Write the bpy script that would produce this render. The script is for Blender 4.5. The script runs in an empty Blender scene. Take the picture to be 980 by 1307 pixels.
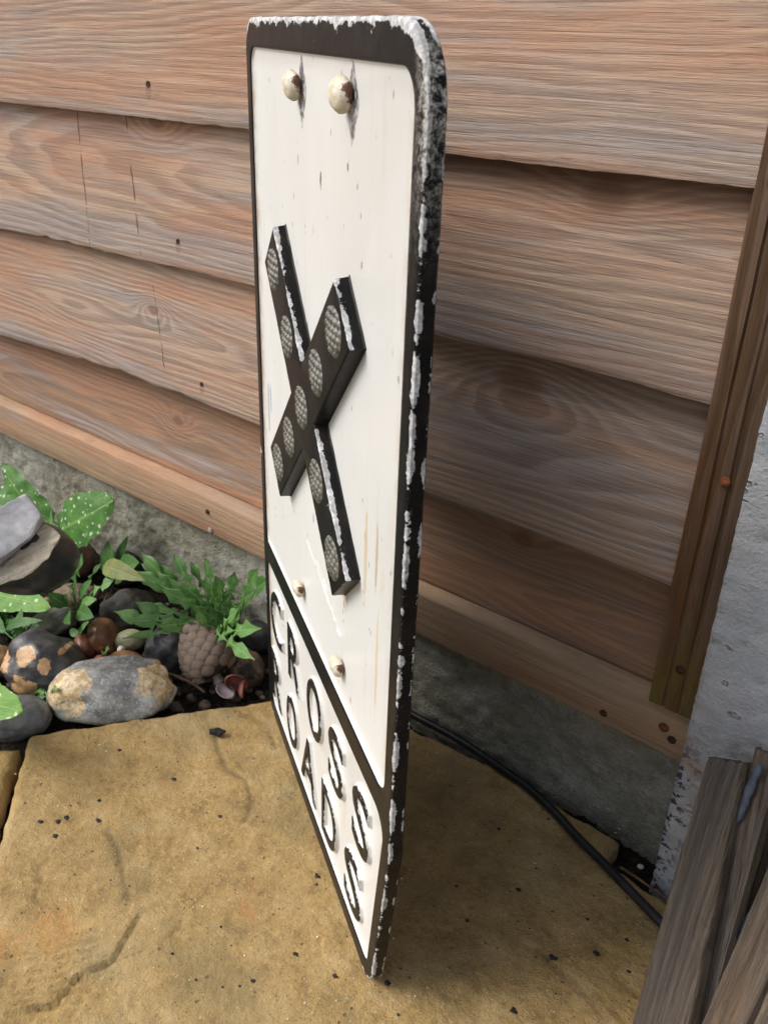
import bpy, bmesh, math, random
import numpy as np
from mathutils import Vector, Matrix, noise as mn
from mathutils.geometry import delaunay_2d_cdt, tessellate_polygon
random.seed(7)
S = bpy.context.scene
COL = S.collection
PI = math.pi

# ------------------------------------------------------------------ camera
F = 1131.5
RM = Matrix(((0.77977505, 0.31262796, -0.54241555),
             (0.62582963, -0.36575248, 0.6888849),
             (0.01697485, -0.87663498, -0.4808565)))
CP = Vector((0, 0, 0.6))
cam = bpy.data.cameras.new('camera')
cam.sensor_fit = 'VERTICAL'; cam.sensor_height = 36; cam.lens = 36 * F / 1307
cam.clip_start = 0.02; cam.clip_end = 400
camo = bpy.data.objects.new('camera', cam); COL.objects.link(camo)
m3 = Matrix((RM.col[0], -RM.col[1], -RM.col[2])).transposed()
camo.matrix_world = Matrix.Translation(CP) @ m3.to_4x4()
cam.dof.use_dof = True; cam.dof.focus_distance = 0.58; cam.dof.aperture_fstop = 22
S.camera = camo

# ------------------------------------------------------------------ light
SUN_EL, SUN_AZ = 46, 232            # azimuth measured clockwise from +Y (the light stands to the left of the sign's face)
w = bpy.data.worlds.new('World'); S.world = w; w.use_nodes = True
wt = w.node_tree; bg = wt.nodes['Background']
sky = wt.nodes.new('ShaderNodeTexSky'); sky.sky_type = 'NISHITA'; sky.sun_disc = False
sky.sun_elevation = math.radians(SUN_EL); sky.sun_rotation = math.radians(SUN_AZ)
sky.air_density = 1.0; sky.dust_density = 4.0; sky.ozone_density = 0.6
hs = wt.nodes.new('ShaderNodeHueSaturation'); hs.inputs['Saturation'].default_value = 0.6
wt.links.new(sky.outputs[0], hs.inputs['Color']); wt.links.new(hs.outputs[0], bg.inputs[0])
bg.inputs[1].default_value = 0.13
sl = bpy.data.lights.new('sun', 'SUN'); sl.energy = 1.9; sl.angle = math.radians(32); sl.color = (1.0, 0.975, 0.93)
so = bpy.data.objects.new('sun', sl); COL.objects.link(so)
az, el = math.radians(SUN_AZ), math.radians(SUN_EL)
sdir = Vector((math.sin(az) * math.cos(el), math.cos(az) * math.cos(el), math.sin(el)))
so.rotation_euler = sdir.to_track_quat('Z', 'Y').to_euler(); so.location = sdir * 5
S.view_settings.view_transform = 'Standard'; S.view_settings.look = 'None'
S.view_settings.exposure = 0.44; S.view_settings.gamma = 1

# ------------------------------------------------------------------ placing helpers (pixels of the 980x1307 photo -> points in the place)
def ray(px, py): return RM @ Vector((px - 490, py - 653.5, F))
def G(px, py, z=0.0): r = ray(px, py); return CP + r * ((z - CP.z) / r.z)
def Y(px, py, y): r = ray(px, py); return CP + r * (y / r.y)
def D(px, py, dist): return CP + ray(px, py).normalized() * dist
def scale_at(P): return (RM.transposed() @ (P - CP)).z / F      # metres per pixel

# ------------------------------------------------------------------ object helpers
def tag(o, label=None, cat=None, group=None, kind=None):
    if label: o['label'] = label
    if cat: o['category'] = cat
    if group: o['group'] = group
    if kind: o['kind'] = kind
    return o
def empty(name, loc=(0, 0, 0), label=None, cat=None, group=None, rot=None):
    o = bpy.data.objects.new(name, None); COL.objects.link(o); o.location = loc; o.empty_display_size = .02
    if rot is not None: o.rotation_euler = rot
    return tag(o, label, cat, group)
def link(name, me, mat=None, parent=None, loc=None, rot=None):
    o = bpy.data.objects.new(name, me); COL.objects.link(o)
    if mat and not me.materials: me.materials.append(mat)
    if parent: o.parent = parent
    if loc is not None: o.location = loc
    if rot is not None: o.rotation_euler = rot
    return o
def mesh(name, V, Fc, smooth=True, sharp=None):
    me = bpy.data.meshes.new(name); me.from_pydata([tuple(v) for v in V], [], [tuple(f) for f in Fc]); me.update()
    if smooth: me.polygons.foreach_set('use_smooth', [True] * len(me.polygons))
    if sharp: 
        try: me.set_sharp_from_angle(angle=math.radians(sharp))
        except Exception: pass
    return me
def recalc(me):
    bm = bmesh.new(); bm.from_mesh(me); bmesh.ops.recalc_face_normals(bm, faces=bm.faces); bm.to_mesh(me); bm.free(); return me
def fb(v, octs=4): return mn.fractal(Vector(v), 0.9, 2.0, octs)
def sst(a, b, x):
    t = min(1, max(0, (x - a) / (b - a))); return t * t * (3 - 2 * t)

# ------------------------------------------------------------------ node helpers
class NB:
    def __init__(s, name, rough=.7, spec=.4):
        s.m = bpy.data.materials.new(name); s.m.use_nodes = True; s.t = s.m.node_tree
        s.b = s.t.nodes['Principled BSDF']; s.b.inputs['Roughness'].default_value = rough
        s.b.inputs['Specular IOR Level'].default_value = spec
        s.tc = s.t.nodes.new('ShaderNodeTexCoord'); s.obj = s.tc.outputs['Object']
    def set(s, inp, v):
        if v is None: return
        if isinstance(v, bpy.types.NodeSocket): s.t.links.new(v, inp)
        else:
            if isinstance(v, (tuple, list)) and len(v) == 3 and inp.type == 'RGBA': v = (*v, 1)
            inp.default_value = v
    def M(s, op, a, b=None, c=None, clamp=False):
        n = s.t.nodes.new('ShaderNodeMath'); n.operation = op; n.use_clamp = clamp
        s.set(n.inputs[0], a); s.set(n.inputs[1], b)
        if c is not None: s.set(n.inputs[2], c)
        return n.outputs[0]
    def xyz(s, v=None):
        n = s.t.nodes.new('ShaderNodeSeparateXYZ'); s.set(n.inputs[0], v or s.obj); return n.outputs
    def comb(s, x, y, z):
        n = s.t.nodes.new('ShaderNodeCombineXYZ')
        for i, q in enumerate((x, y, z)): s.set(n.inputs[i], q)
        return n.outputs[0]
    def vm(s, op, a, b):
        n = s.t.nodes.new('ShaderNodeVectorMath'); n.operation = op; s.set(n.inputs[0], a); s.set(n.inputs[1], b); return n.outputs[0]
    def noise(s, sc, det=4, rough=.6, vec=None, stretch=None, off=(0, 0, 0), dist=0):
        v = vec or s.obj
        if stretch: v = s.vm('MULTIPLY', v, stretch)
        if any(off): v = s.vm('ADD', v, off)
        n = s.t.nodes.new('ShaderNodeTexNoise'); s.set(n.inputs['Vector'], v); n.inputs['Scale'].default_value = sc
        n.inputs['Detail'].default_value = det; n.inputs['Roughness'].default_value = rough; n.inputs['Distortion'].default_value = dist
        return n.outputs[0]
    def voro(s, sc, feature='F1', vec=None, out='Distance', rnd=1):
        n = s.t.nodes.new('ShaderNodeTexVoronoi'); n.feature = feature; s.set(n.inputs['Vector'], vec or s.obj)
        n.inputs['Scale'].default_value = sc; n.inputs['Randomness'].default_value = rnd; return n.outputs[out]
    def step(s, x, a, b, lo=0., hi=1.):
        n = s.t.nodes.new('ShaderNodeMapRange'); n.interpolation_type = 'SMOOTHSTEP'; s.set(n.inputs['Value'], x)
        n.inputs['From Min'].default_value = a; n.inputs['From Max'].default_value = b
        n.inputs['To Min'].default_value = lo; n.inputs['To Max'].default_value = hi; return n.outputs[0]
    def mix(s, f, a, b, blend='MIX'):
        n = s.t.nodes.new('ShaderNodeMix'); n.data_type = 'RGBA'; n.blend_type = blend
        s.set(n.inputs[0], f); s.set(n.inputs[6], a); s.set(n.inputs[7], b); return n.outputs[2]
    def ramp(s, f, stops):
        n = s.t.nodes.new('ShaderNodeValToRGB'); s.set(n.inputs[0], f); e = n.color_ramp.elements
        while len(e) < len(stops): e.new(.5)
        for i, (p, c) in enumerate(stops): e[i].position = p; e[i].color = (*c, 1)
        return n.outputs[0]
    def attr(s, name):
        n = s.t.nodes.new('ShaderNodeAttribute'); n.attribute_name = name; return n.outputs['Fac']
    def dot(s, x, z, cx, cz, rx, rz=None, wob=None):          # 1 inside a soft ellipse round (cx, cz)
        rz = rz or rx
        dx = s.M('DIVIDE', s.M('SUBTRACT', x, cx), rx); dz = s.M('DIVIDE', s.M('SUBTRACT', z, cz), rz)
        d = s.M('ADD', s.M('MULTIPLY', dx, dx), s.M('MULTIPLY', dz, dz))
        if wob is not None: d = s.M('ADD', d, wob)
        return s.step(d, 1.3, .7)
    def bump(s, h, strength=.5, dist=.001, normal=None):
        n = s.t.nodes.new('ShaderNodeBump'); s.set(n.inputs['Height'], h); n.inputs['Strength'].default_value = strength
        n.inputs['Distance'].default_value = dist
        if normal: s.set(n.inputs['Normal'], normal)
        return n.outputs[0]
    def done(s, col=None, bump=None, rough=None):
        if col is not None: s.set(s.b.inputs['Base Color'], col)
        if bump is not None: s.t.links.new(bump, s.b.inputs['Normal'])
        if rough is not None: s.set(s.b.inputs['Roughness'], rough)
        return s.m

def add(n, *xs):
    r = xs[0]
    for x in xs[1:]: r = n.M('ADD', r, x)
    return r

# ------------------------------------------------------------------ materials
def wood(name, seed=0, zc=.03, a=.03, b=.05, knots=(), tan=(.48, .345, .255), grey=(.39, .335, .305), org=(.49, .26, .16), fc=1.,
         wet=0., period=.0062, marks=(), axis='x', gcov=.5, ocov=.5, ringd=.58, blue=(.27, .265, .28), bumpd=.0011, rc=(.215, .15, .115), holes=(), alg=None):
    n = NB(name, .78, .25)
    x, y, z = n.xyz()
    if axis == 'z': x, z = z, x
    P = n.comb(x, y, z)
    sv = (seed * 3.7, seed * 1.9, seed * 5.3)
    warp = n.noise(1, 3, .5, P, (1.5, 3, 8), sv)
    warp2 = n.noise(1, 2, .6, P, (6, 3, 60), sv)
    h0 = n.M('ADD', a, n.M('MULTIPLY', x, b))
    dz = n.M('SUBTRACT', z, zc)
    r = n.M('SQRT', n.M('ADD', n.M('MULTIPLY', dz, dz), n.M('MULTIPLY', h0, h0)))
    r = add(n, r, n.M('MULTIPLY', n.M('SUBTRACT', warp, .5), .085), n.M('MULTIPLY', n.M('SUBTRACT', warp2, .5), .005))
    kc = None
    for (kx, kz, ks, amp) in knots:
        ax_ = n.M('DIVIDE', n.M('SUBTRACT', x, kx), ks * 1.7); az_ = n.M('DIVIDE', n.M('SUBTRACT', z, kz), ks)
        k = n.M('EXPONENT', n.M('MULTIPLY', n.M('ADD', n.M('MULTIPLY', ax_, ax_), n.M('MULTIPLY', az_, az_)), -1.))
        r = n.M('ADD', r, n.M('MULTIPLY', k, amp)); kc = k if kc is None else n.M('MAXIMUM', kc, k)
    ph = n.M('MULTIPLY', r, 1 / period)
    fr = n.M('FRACT', ph)
    ring = n.M('MULTIPLY', n.step(fr, .15, .66), n.step(fr, 1.0, .90))
    ring = n.M('MULTIPLY', ring, n.step(n.noise(1, 4, .65, P, (7, 3, 60), (sv[1], 2, 3)), .30, .52, .22, 1))
    fib = n.noise(1, 4, .85, P, (12, 60, 520), sv)
    fib2 = n.noise(1, 4, .75, P, (4, 40, 200), (sv[2], 0, 1))
    g = n.step(n.noise(1, 4, .58, P, (2.2, 6, 26), (sv[1], 4, 1)), .60 - .24 * gcov, .76 - .24 * gcov)
    o = n.step(n.noise(1, 4, .6, P, (3.6, 6, 22), (sv[0], 9, 2)), .60 - .24 * ocov, .80 - .24 * ocov)
    c = n.mix(g, tan, grey)
    c = n.mix(n.M('MULTIPLY', n.M('MULTIPLY', o, .72), n.step(g, 0, 1, 1, .45)), c, org)
    bl = n.step(n.noise(1, 3, .6, P, (3.5, 6, 30), (sv[2], 1, 7)), .56, .74)
    c = n.mix(n.M('MULTIPLY', bl, .55), c, blue)
    c = n.mix(n.M('MULTIPLY', ring, ringd), c, n.mix(o, rc, tuple(.62 * v for v in org)))
    if kc is not None:
        c = n.mix(n.step(kc, .82, .97, 0, .7), c, (.20, .10, .055))
    c = n.mix(n.step(fib, .34, .56, min(.85, .38 * fc), 0), c, tuple(.42 * v for v in tan))
    c = n.mix(n.step(fib2, .48, .70, 0, .30 * fc), c, tuple(min(1, 1.35 * v) for v in tan))
    c = n.mix(n.step(fib2, .50, .32, 0, .30 * fc), c, tuple(.5 * v for v in grey))
    hsh = n.step(n.voro(1, 'F1', n.vm('MULTIPLY', P, (16, 60, 330))), .03, .12, 1, 0)
    c = n.mix(n.M('MULTIPLY', hsh, min(.8, .42 * fc)), c, tuple(.3 * v for v in tan))
    hb = 0.0
    for (hx, hz, hr) in holes:
        hm = n.dot(x, z, hx, hz, hr, hr * .9, n.M('MULTIPLY', n.M('SUBTRACT', n.noise(1, 2, .5, P, (300, 300, 300)), .5), 1.2))
        hs_ = n.dot(x, z, hx, hz - hr * 1.6, hr * 1.3, hr * 2.2, n.M('MULTIPLY', n.M('SUBTRACT', n.noise(1, 2, .5, P, (300, 300, 300)), .5), 1.2))
        c = n.mix(n.M('MULTIPLY', hs_, .35), c, (.16, .08, .05)); c = n.mix(hm, c, (.035, .018, .012)); hb = n.M('SUBTRACT', hb, n.M('MULTIPLY', hm, 3))
    for (mx, mz0, mz1, sk, mw) in marks:                       # saw marks and splits running across the grain
        t = n.M('MULTIPLY', n.M('SUBTRACT', z, mz0), sk)
        d = n.M('ABSOLUTE', n.M('ADD', n.M('SUBTRACT', x, mx), add(n, t, n.M('MULTIPLY', n.M('SUBTRACT', n.noise(1, 3, .6, P, (80, 80, 80)), .5), .004))))
        ln = n.M('MULTIPLY', n.step(d, 0, mw, 1, 0), n.M('MULTIPLY', n.step(z, mz0, mz0 + .01), n.step(z, mz1, mz1 - .01)))
        ln = n.M('MULTIPLY', ln, n.step(n.noise(1, 3, .6, P, (30, 9, 60)), .35, .6)); c = n.mix(n.M('MULTIPLY', ln, .7), c, (.12, .07, .045)); hb = n.M('SUBTRACT', hb, n.M('MULTIPLY', ln, 2))
    if alg:
        am = n.M('MULTIPLY', n.step(x, alg[1], alg[0]), n.step(n.noise(1, 4, .7, P, (20, 60, 90)), .3, .6))
        c = n.mix(n.M('MULTIPLY', am, .75), c, (.16, .125, .028))
    if wet: c = n.mix(wet, c, (.03, .018, .01), 'MIX')
    h = add(n, n.M('MULTIPLY', ring, .10), n.M('MULTIPLY', fib, 1.3), n.M('MULTIPLY', fib2, .8), hb, n.M('MULTIPLY', hsh, -.4))
    return n.done(c, n.bump(h, .9, bumpd))

def concrete(name, base=(.40, .395, .35), dark=(.17, .17, .15), warm=(.36, .32, .25), green=0., paint=None):
    n = NB(name, .85, .3)
    a1 = n.noise(9, 6, .65); a2 = n.noise(60, 5, .7, off=(3, 1, 2)); a3 = n.noise(420, 3, .7, off=(1, 7, 2))
    c = n.mix(n.step(a1, .35, .65), base, warm)
    c = n.mix(n.step(a2, .45, .72, 0, .65), c, dark)
    c = n.mix(n.step(a3, .48, .70, 0, .6), c, (.42, .41, .37)); c = n.mix(n.step(a3, .5, .32, 0, .5), c, dark)
    if green:
        x, y, z = n.xyz()
        gz = n.M('MULTIPLY', n.step(n.noise(14, 5, .7, off=(8, 3, 2)), .38, .66), green)
        c = n.mix(gz, c, (.115, .12, .055))
    return n.done(c, n.bump(add(n, n.M('MULTIPLY', a2, 1.8), n.M('MULTIPLY', a3, 1.)), 1., .0028))

def stone_mat(name, base, dark, patch=None, pcov=.5, speck=None, rough=.5, psc=38, seed=0, bump=.5, patch2=None, dsc=70, zones=()):
    n = NB(name, rough, .45)
    c = n.mix(n.step(n.noise(dsc, 6, .68, off=(seed, 2, 1)), .38, .64), dark, base)
    c = n.mix(n.step(n.noise(22, 4, .6, off=(seed, 5, 4)), .42, .68, 0, .5), c, tuple(v * .5 for v in dark))
    if patch:
        pn = n.noise(psc, 5, .6, off=(seed, 1, 3)); pm = n.step(pn, .66 - .2 * pcov, .70 - .2 * pcov)
        pc = n.mix(n.step(n.noise(160, 4, .7, off=(seed, 0, 3)), .4, .6), patch, patch2 or tuple(min(1, v * 1.35) for v in patch))
        if zones:
            x, y, z = n.xyz(); zm = None
            for (zx, zz_, zr) in zones:
                d_ = n.dot(x, z, zx, zz_, zr, zr * 1.1, n.M('MULTIPLY', n.M('SUBTRACT', n.noise(60, 5, .7, off=(seed, 3, 3)), .5), 5.5)); zm = d_ if zm is None else n.M('MAXIMUM', zm, d_)
            pm = n.M('MULTIPLY', zm, n.step(n.noise(140, 4, .7, off=(seed, 1, 9)), .32, .42)); pn = n.M('MULTIPLY', pm, 0)
        rim = n.M('MULTIPLY', n.step(pn, .64 - .2 * pcov, .66 - .2 * pcov), n.step(pn, .71 - .2 * pcov, .68 - .2 * pcov))
        c = n.mix(pm, c, pc); c = n.mix(n.M('MULTIPLY', rim, .5), c, tuple(v * .45 for v in patch))
    if speck: c = n.mix(n.step(n.noise(330, 3, .7, off=(seed, 2, 8)), .53, .68, 0, .75), c, speck)
    return n.done(c, n.bump(add(n, n.noise(90, 5, .65), n.M('MULTIPLY', n.noise(500, 3, .6), .5)), bump, .0018))

def white_paint():
    n = NB('cream_white_enamel', .33, .5); x, y, z = n.xyz()
    P = n.comb(x, 0., z)
    c = n.mix(n.step(n.noise(1, 4, .6, P, (9, 1, 5)), .35, .7), (.70, .705, .69), (.655, .655, .63))
    c = n.mix(n.step(n.noise(1, 4, .6, P, (22, 1, 3), (3, 1, 2)), .5, .74, 0, .5), c, (.71, .72, .725))
    # rusty run-off streaks, thickest down the lower right of the panel
    st = n.step(n.noise(1, 5, .62, P, (75, 1, 7), (5, 1, 2)), .55, .74)
    reg = n.M('MULTIPLY', n.step(x, .19, .30), n.step(z, .42, .30))
    c = n.mix(n.M('MULTIPLY', n.M('MULTIPLY', st, reg), .85), c, (.60, .43, .20))
    st2 = n.step(n.noise(1, 5, .62, P, (110, 1, 10), (1, 4, 2)), .56, .72)
    c = n.mix(n.M('MULTIPLY', st2, .24), c, (.55, .46, .33))
    # grime where the panel meets its raised frame
    d1 = n.M('MINIMUM', n.M('SUBTRACT', x, .0145), n.M('SUBTRACT', .3275, x))
    gr = n.M('MULTIPLY', n.step(d1, .013, .0, 0, 1), n.step(n.noise(1, 5, .7, P, (160, 1, 60)), .38, .62))
    c = n.mix(n.M('MULTIPLY', gr, .7), c, (.50, .38, .27))
    # small chips
    ch = n.step(n.noise(1, 4, .62, P, (150, 1, 70), (7, 1, 2)), .675, .69)
    c = n.mix(n.M('MULTIPLY', ch, .8), c, (.22, .20, .17))
    sp = n.step(n.voro(1, 'F1', n.vm('MULTIPLY', P, (75, 1, 34))), .075, .05)
    c = n.mix(n.M('MULTIPLY', sp, .7), c, (.13, .11, .09))
    wob_ = n.M('MULTIPLY', n.M('SUBTRACT', n.noise(1, 4, .7, P, (200, 1, 120)), .5), 4)
    for (u, v, ru, rv, cc, am) in ((.184, .523, .0022, .007, (.07, .06, .055), .9), (.2347, .537, .0016, .003, (.1, .09, .08), .8), (.2507, .530, .0016, .0025, (.25, .18, .1), .7), (.134, .5285, .0014, .004, (.2, .17, .13), .6),
                               (.2598, .4945, .0015, .003, (.15, .13, .11), .7), (.318, .455, .002, .003, (.2, .19, .17), .6), (.030, .33, .004, .022, (.33, .38, .42), .7), (.0383, .339, .0025, .012, (.2, .25, .3), .6),
                               (.278, .335, .0035, .030, (.60, .42, .17), .55), (.2965, .342, .0022, .022, (.45, .33, .16), .7), (.302, .275, .0026, .040, (.64, .47, .20), .6), (.325, .300, .003, .05, (.58, .46, .26), .45),
                               (.240, .285, .008, .012, (.50, .40, .27), .45), (.2554, .2116, .002, .004, (.2, .17, .14), .7), (.238, .2761, .0015, .004, (.2, .17, .14), .7), (.165, .30, .0016, .006, (.15, .13, .12), .7), (.1954, .29, .003, .006, (.2, .19, .18), .6)):
        c = n.mix(n.M('MULTIPLY', n.dot(x, z, u, v, ru * .8, rv * (.7 if rv < .01 else 1), wob_), am), c, cc)
    # torn grey slits over and under the two upper bolts
    for u, v in ((.139, .569), (.235, .5695)):
        dx = n.M('DIVIDE', n.M('ABSOLUTE', n.M('SUBTRACT', x, u + .006)), .0105); dz = n.M('DIVIDE', n.M('ABSOLUTE', n.M('SUBTRACT', z, v - .003)), .0195)
        dd = n.M('ADD', n.M('ADD', dx, dz), n.M('MULTIPLY', n.M('SUBTRACT', n.noise(1, 4, .7, P, (220, 1, 220)), .5), .5))
        c = n.mix(n.step(dd, 1.05, .98), c, n.mix(n.step(n.noise(300, 3, .6), .4, .6), (.10, .10, .11), (.45, .46, .48)))
    h = add(n, n.M('MULTIPLY', n.noise(1, 4, .6, P, (60, 1, 30)), 1.), n.M('MULTIPLY', ch, -1.5), n.M('MULTIPLY', n.noise(1, 3, .6, P, (260, 1, 200)), .35))
    return n.done(c, n.bump(h, .35, .001))

def black_chipped(name, body=False, attr=True, amt=0., rough=.34):
    n = NB(name, rough, .10); x, y, z = n.xyz()
    e = n.attr('wear')
    big = n.noise(95, 6, .7); mid = n.noise(42, 4, .7, off=(2, 7, 1)); fine = n.noise(900, 3, .7)
    f = add(n, n.M('MULTIPLY', big, .75), n.M('MULTIPLY', mid, 1.05), n.M('MULTIPLY', e, .42 if body else .38), amt - .31)
    chip = n.step(f, .90, .915)
    base = n.mix(n.step(n.noise(45, 4, .6, off=(1, 1, 4)), .4, .65), (.009, .009, .0095), (.017, .015, .014))
    c = base
    dust = n.M('MULTIPLY', n.step(fine, .63, .70), n.step(add(n, e, mid), .7, 1.3, .1, 1))
    c = n.mix(n.M('MULTIPLY', dust, .75), c, (.50, .50, .50))
    inner = n.mix(n.step(n.noise(260, 5, .7, off=(4, 1, 4)), .40, .62), (.34, .34, .35), (.66, .67, .68))
    inner = n.mix(n.step(n.noise(70, 3, .6, off=(8, 2, 4)), .5, .6, 0, .55), inner, (.30, .29, .27))
    c = n.mix(chip, c, inner); c = n.mix(n.step(e, 1.6, 1.8), c, (.66, .65, .61))
    if body:
        met = n.M('MULTIPLY', n.step(n.noise(210, 5, .75, off=(9, 1, 4)), .42, .56), n.attr('bare'))
        c = n.mix(met, c, n.mix(n.step(n.noise(700, 3, .6), .4, .6), (.16, .15, .13), (.62, .60, .54)))
    h = add(n, n.M('MULTIPLY', chip, -.8), n.M('MULTIPLY', n.noise(150, 4, .6), .35), n.M('MULTIPLY', fine, .15))
    return n.done(c, n.bump(h, .7, .0006), n.mix(chip, (rough,) * 3, (.75, .75, .75)))

def slab_mat(name, seed=0):
    n = NB(name, .80, .28)
    a = n.noise(6, 6, .6, off=(seed, 0, 0)); b = n.noise(34, 6, .7, off=(seed, 2, 0)); f = n.noise(210, 5, .8); ff = n.noise(800, 3, .75)
    c = n.mix(n.step(a, .36, .64), (.445, .295, .112), (.36, .24, .095))
    c = n.mix(n.step(b, .46, .66, 0, .6), c, (.50, .37, .19))
    c = n.mix(n.step(b, .5, .32, 0, .6), c, (.19, .13, .062))
    c = n.mix(n.step(f, .50, .68, 0, .55), c, (.57, .41, .18)); c = n.mix(n.step(f, .47, .32, 0, .45), c, (.17, .115, .05))
    c = n.mix(n.step(ff, .5, .34, 0, .4), c, (.12, .08, .045))
    gr = n.step(n.noise(11, 5, .65, off=(seed, 9, 1)), .46, .66)
    c = n.mix(n.M('MULTIPLY', gr, .5), c, (.21, .17, .085))
    pl_ = n.step(n.noise(8, 4, .6, off=(seed, 4, 7)), .52, .70); c = n.mix(n.M('MULTIPLY', pl_, .4), c, (.55, .42, .22))
    x, y, z = n.xyz()
    for (p, r_, cc) in (((318, 1158), .010, (.48, .17, .05)), ((320, 1128), .005, (.42, .15, .05)), ((70, 1185), .026, (.52, .25, .07)), ((-2, 1205), .02, (.50, .24, .07))):
        g = G(*p); wob = n.M('MULTIPLY', n.M('SUBTRACT', n.noise(150, 5, .75), .44), 9)
        c = n.mix(n.M('MULTIPLY', n.dot(x, y, g.x, g.y, r_, r_ * .8, wob), .36), c, cc)
    # rubbed dark grit and pinholes
    v = n.voro(115); vc = n.voro(115, out='Color')
    vr = n.xyz(vc)[0]
    spot = n.M('MULTIPLY', n.step(v, .17, .10), n.step(vr, .80, .82))
    c = n.mix(n.M('MULTIPLY', spot, .55), c, (.07, .055, .04))
    v2 = n.voro(330); vr2 = n.xyz(n.voro(330, out='Color'))[0]
    c = n.mix(n.M('MULTIPLY', n.M('MULTIPLY', n.step(v2, .25, .15), n.step(vr2, .78, .8)), .65), c, (.05, .04, .025))
    c = n.mix(n.M('MULTIPLY', n.M('MULTIPLY', n.step(v2, .25, .15), n.step(vr2, .10, .08)), .6), c, (.66, .58, .42))
    c = n.mix(n.M('MULTIPLY', n.attr('groove'), .6), c, (.07, .05, .03))
    h = add(n, n.M('MULTIPLY', f, 1.1), n.M('MULTIPLY', ff, .5), n.M('MULTIPLY', b, 2.2), n.M('MULTIPLY', spot, -.6))
    return n.done(c, n.bump(h, 1., .002))

def leaf_mat(name, col, dark, pale, spots=False, rough=.42):
    n = NB(name, rough, .4); n.t.nodes.new('ShaderNodeUVMap'); uv = n.tc.outputs['UV']
    u, v, _ = n.xyz(uv)                                         # u along the leaf, v across (-1..1 -> 0..1)
    a = n.M('ABSOLUTE', n.M('SUBTRACT', n.M('MULTIPLY', v, 2), 1))
    c = n.mix(n.step(n.noise(55, 4, .6), .35, .68), dark, col)
    c = n.mix(n.step(n.noise(320, 3, .6), .5, .7, 0, .25), c, pale)
    side = n.M('FRACT', n.M('SUBTRACT', n.M('MULTIPLY', u, 9), n.M('MULTIPLY', a, 3.2)))
    vein = n.M('MULTIPLY', n.step(side, .10, 0), n.step(a, 1, .5, .1, .8))
    midr = n.step(a, .10, .03)
    c = n.mix(n.M('MULTIPLY', n.M('MAXIMUM', midr, n.M('MULTIPLY', vein, .4)), .6), c, pale)
    if spots:
        vv = n.voro(150); vr = n.xyz(n.voro(150, out='Color'))[1]
        sp = n.M('MULTIPLY', n.step(n.M('ADD', n.M('MULTIPLY', vr, -.22), vv), .16, .10), n.step(vr, spots - .02, spots + .02))
        c = n.mix(n.M('MULTIPLY', sp, .85), c, (.62, .72, .50))
    n.b.inputs['Transmission Weight'].default_value = 0
    m = n.done(c, n.bump(add(n, n.M('MULTIPLY', midr, -1), n.M('MULTIPLY', vein, -.7), n.M('MULTIPLY', n.noise(200, 3, .6), .7)), .5, .0009))
    # a little light comes through a leaf
    tr = n.t.nodes.new('ShaderNodeBsdfTranslucent'); n.set(tr.inputs[0], c)
    mx = n.t.nodes.new('ShaderNodeMixShader'); mx.inputs[0].default_value = .28
    out = n.t.nodes['Material Output']
    n.t.links.new(n.b.outputs[0], mx.inputs[1]); n.t.links.new(tr.outputs[0], mx.inputs[2]); n.t.links.new(mx.outputs[0], out.inputs[0])
    return m

def plain(name, col, rough=.6, var=.35, sc=60, bump=.4, metal=0, spec=.4):
    n = NB(name, rough, spec)
    c = n.mix(n.step(n.noise(sc, 4, .65), .35, .68), tuple(v * (1 - var) for v in col), tuple(min(1, v * (1 + var)) for v in col))
    n.b.inputs['Metallic'].default_value = metal
    return n.done(c, n.bump(n.noise(sc * 4, 4, .65), bump, .0007))

# ================================================================== the setting: soil, paving, kickboard, fence, pier
# ---- polygon sheet with relief
def seg_d(p, a, b):
    ab = b - a; t = max(0, min(1, (p - a).dot(ab) / max(1e-12, ab.length_squared))); return (p - a - ab * t).length
def poly_d(x, y, pts, closed=True):
    p = Vector((x, y)); n = len(pts)
    return min(seg_d(p, pts[i], pts[(i + 1) % n]) for i in range(n if closed else n - 1))
def rough_edge(pts, step, amp, seed=0):
    out = []
    for i in range(len(pts)):
        a, b = Vector(pts[i][:2]), Vector(pts[(i + 1) % len(pts)][:2]); L = (b - a).length; k = max(1, int(L / step)); nrm = Vector((-(b - a).y, (b - a).x)).normalized()
        for j in range(k):
            p = a + (b - a) * (j / k)
            if j: p += nrm * amp * (fb((p.x * 60 + seed, p.y * 60, 3), 3) + .6 * fb((p.x * 240, p.y * 240, seed), 2))
            out.append(p)
    return out
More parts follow.
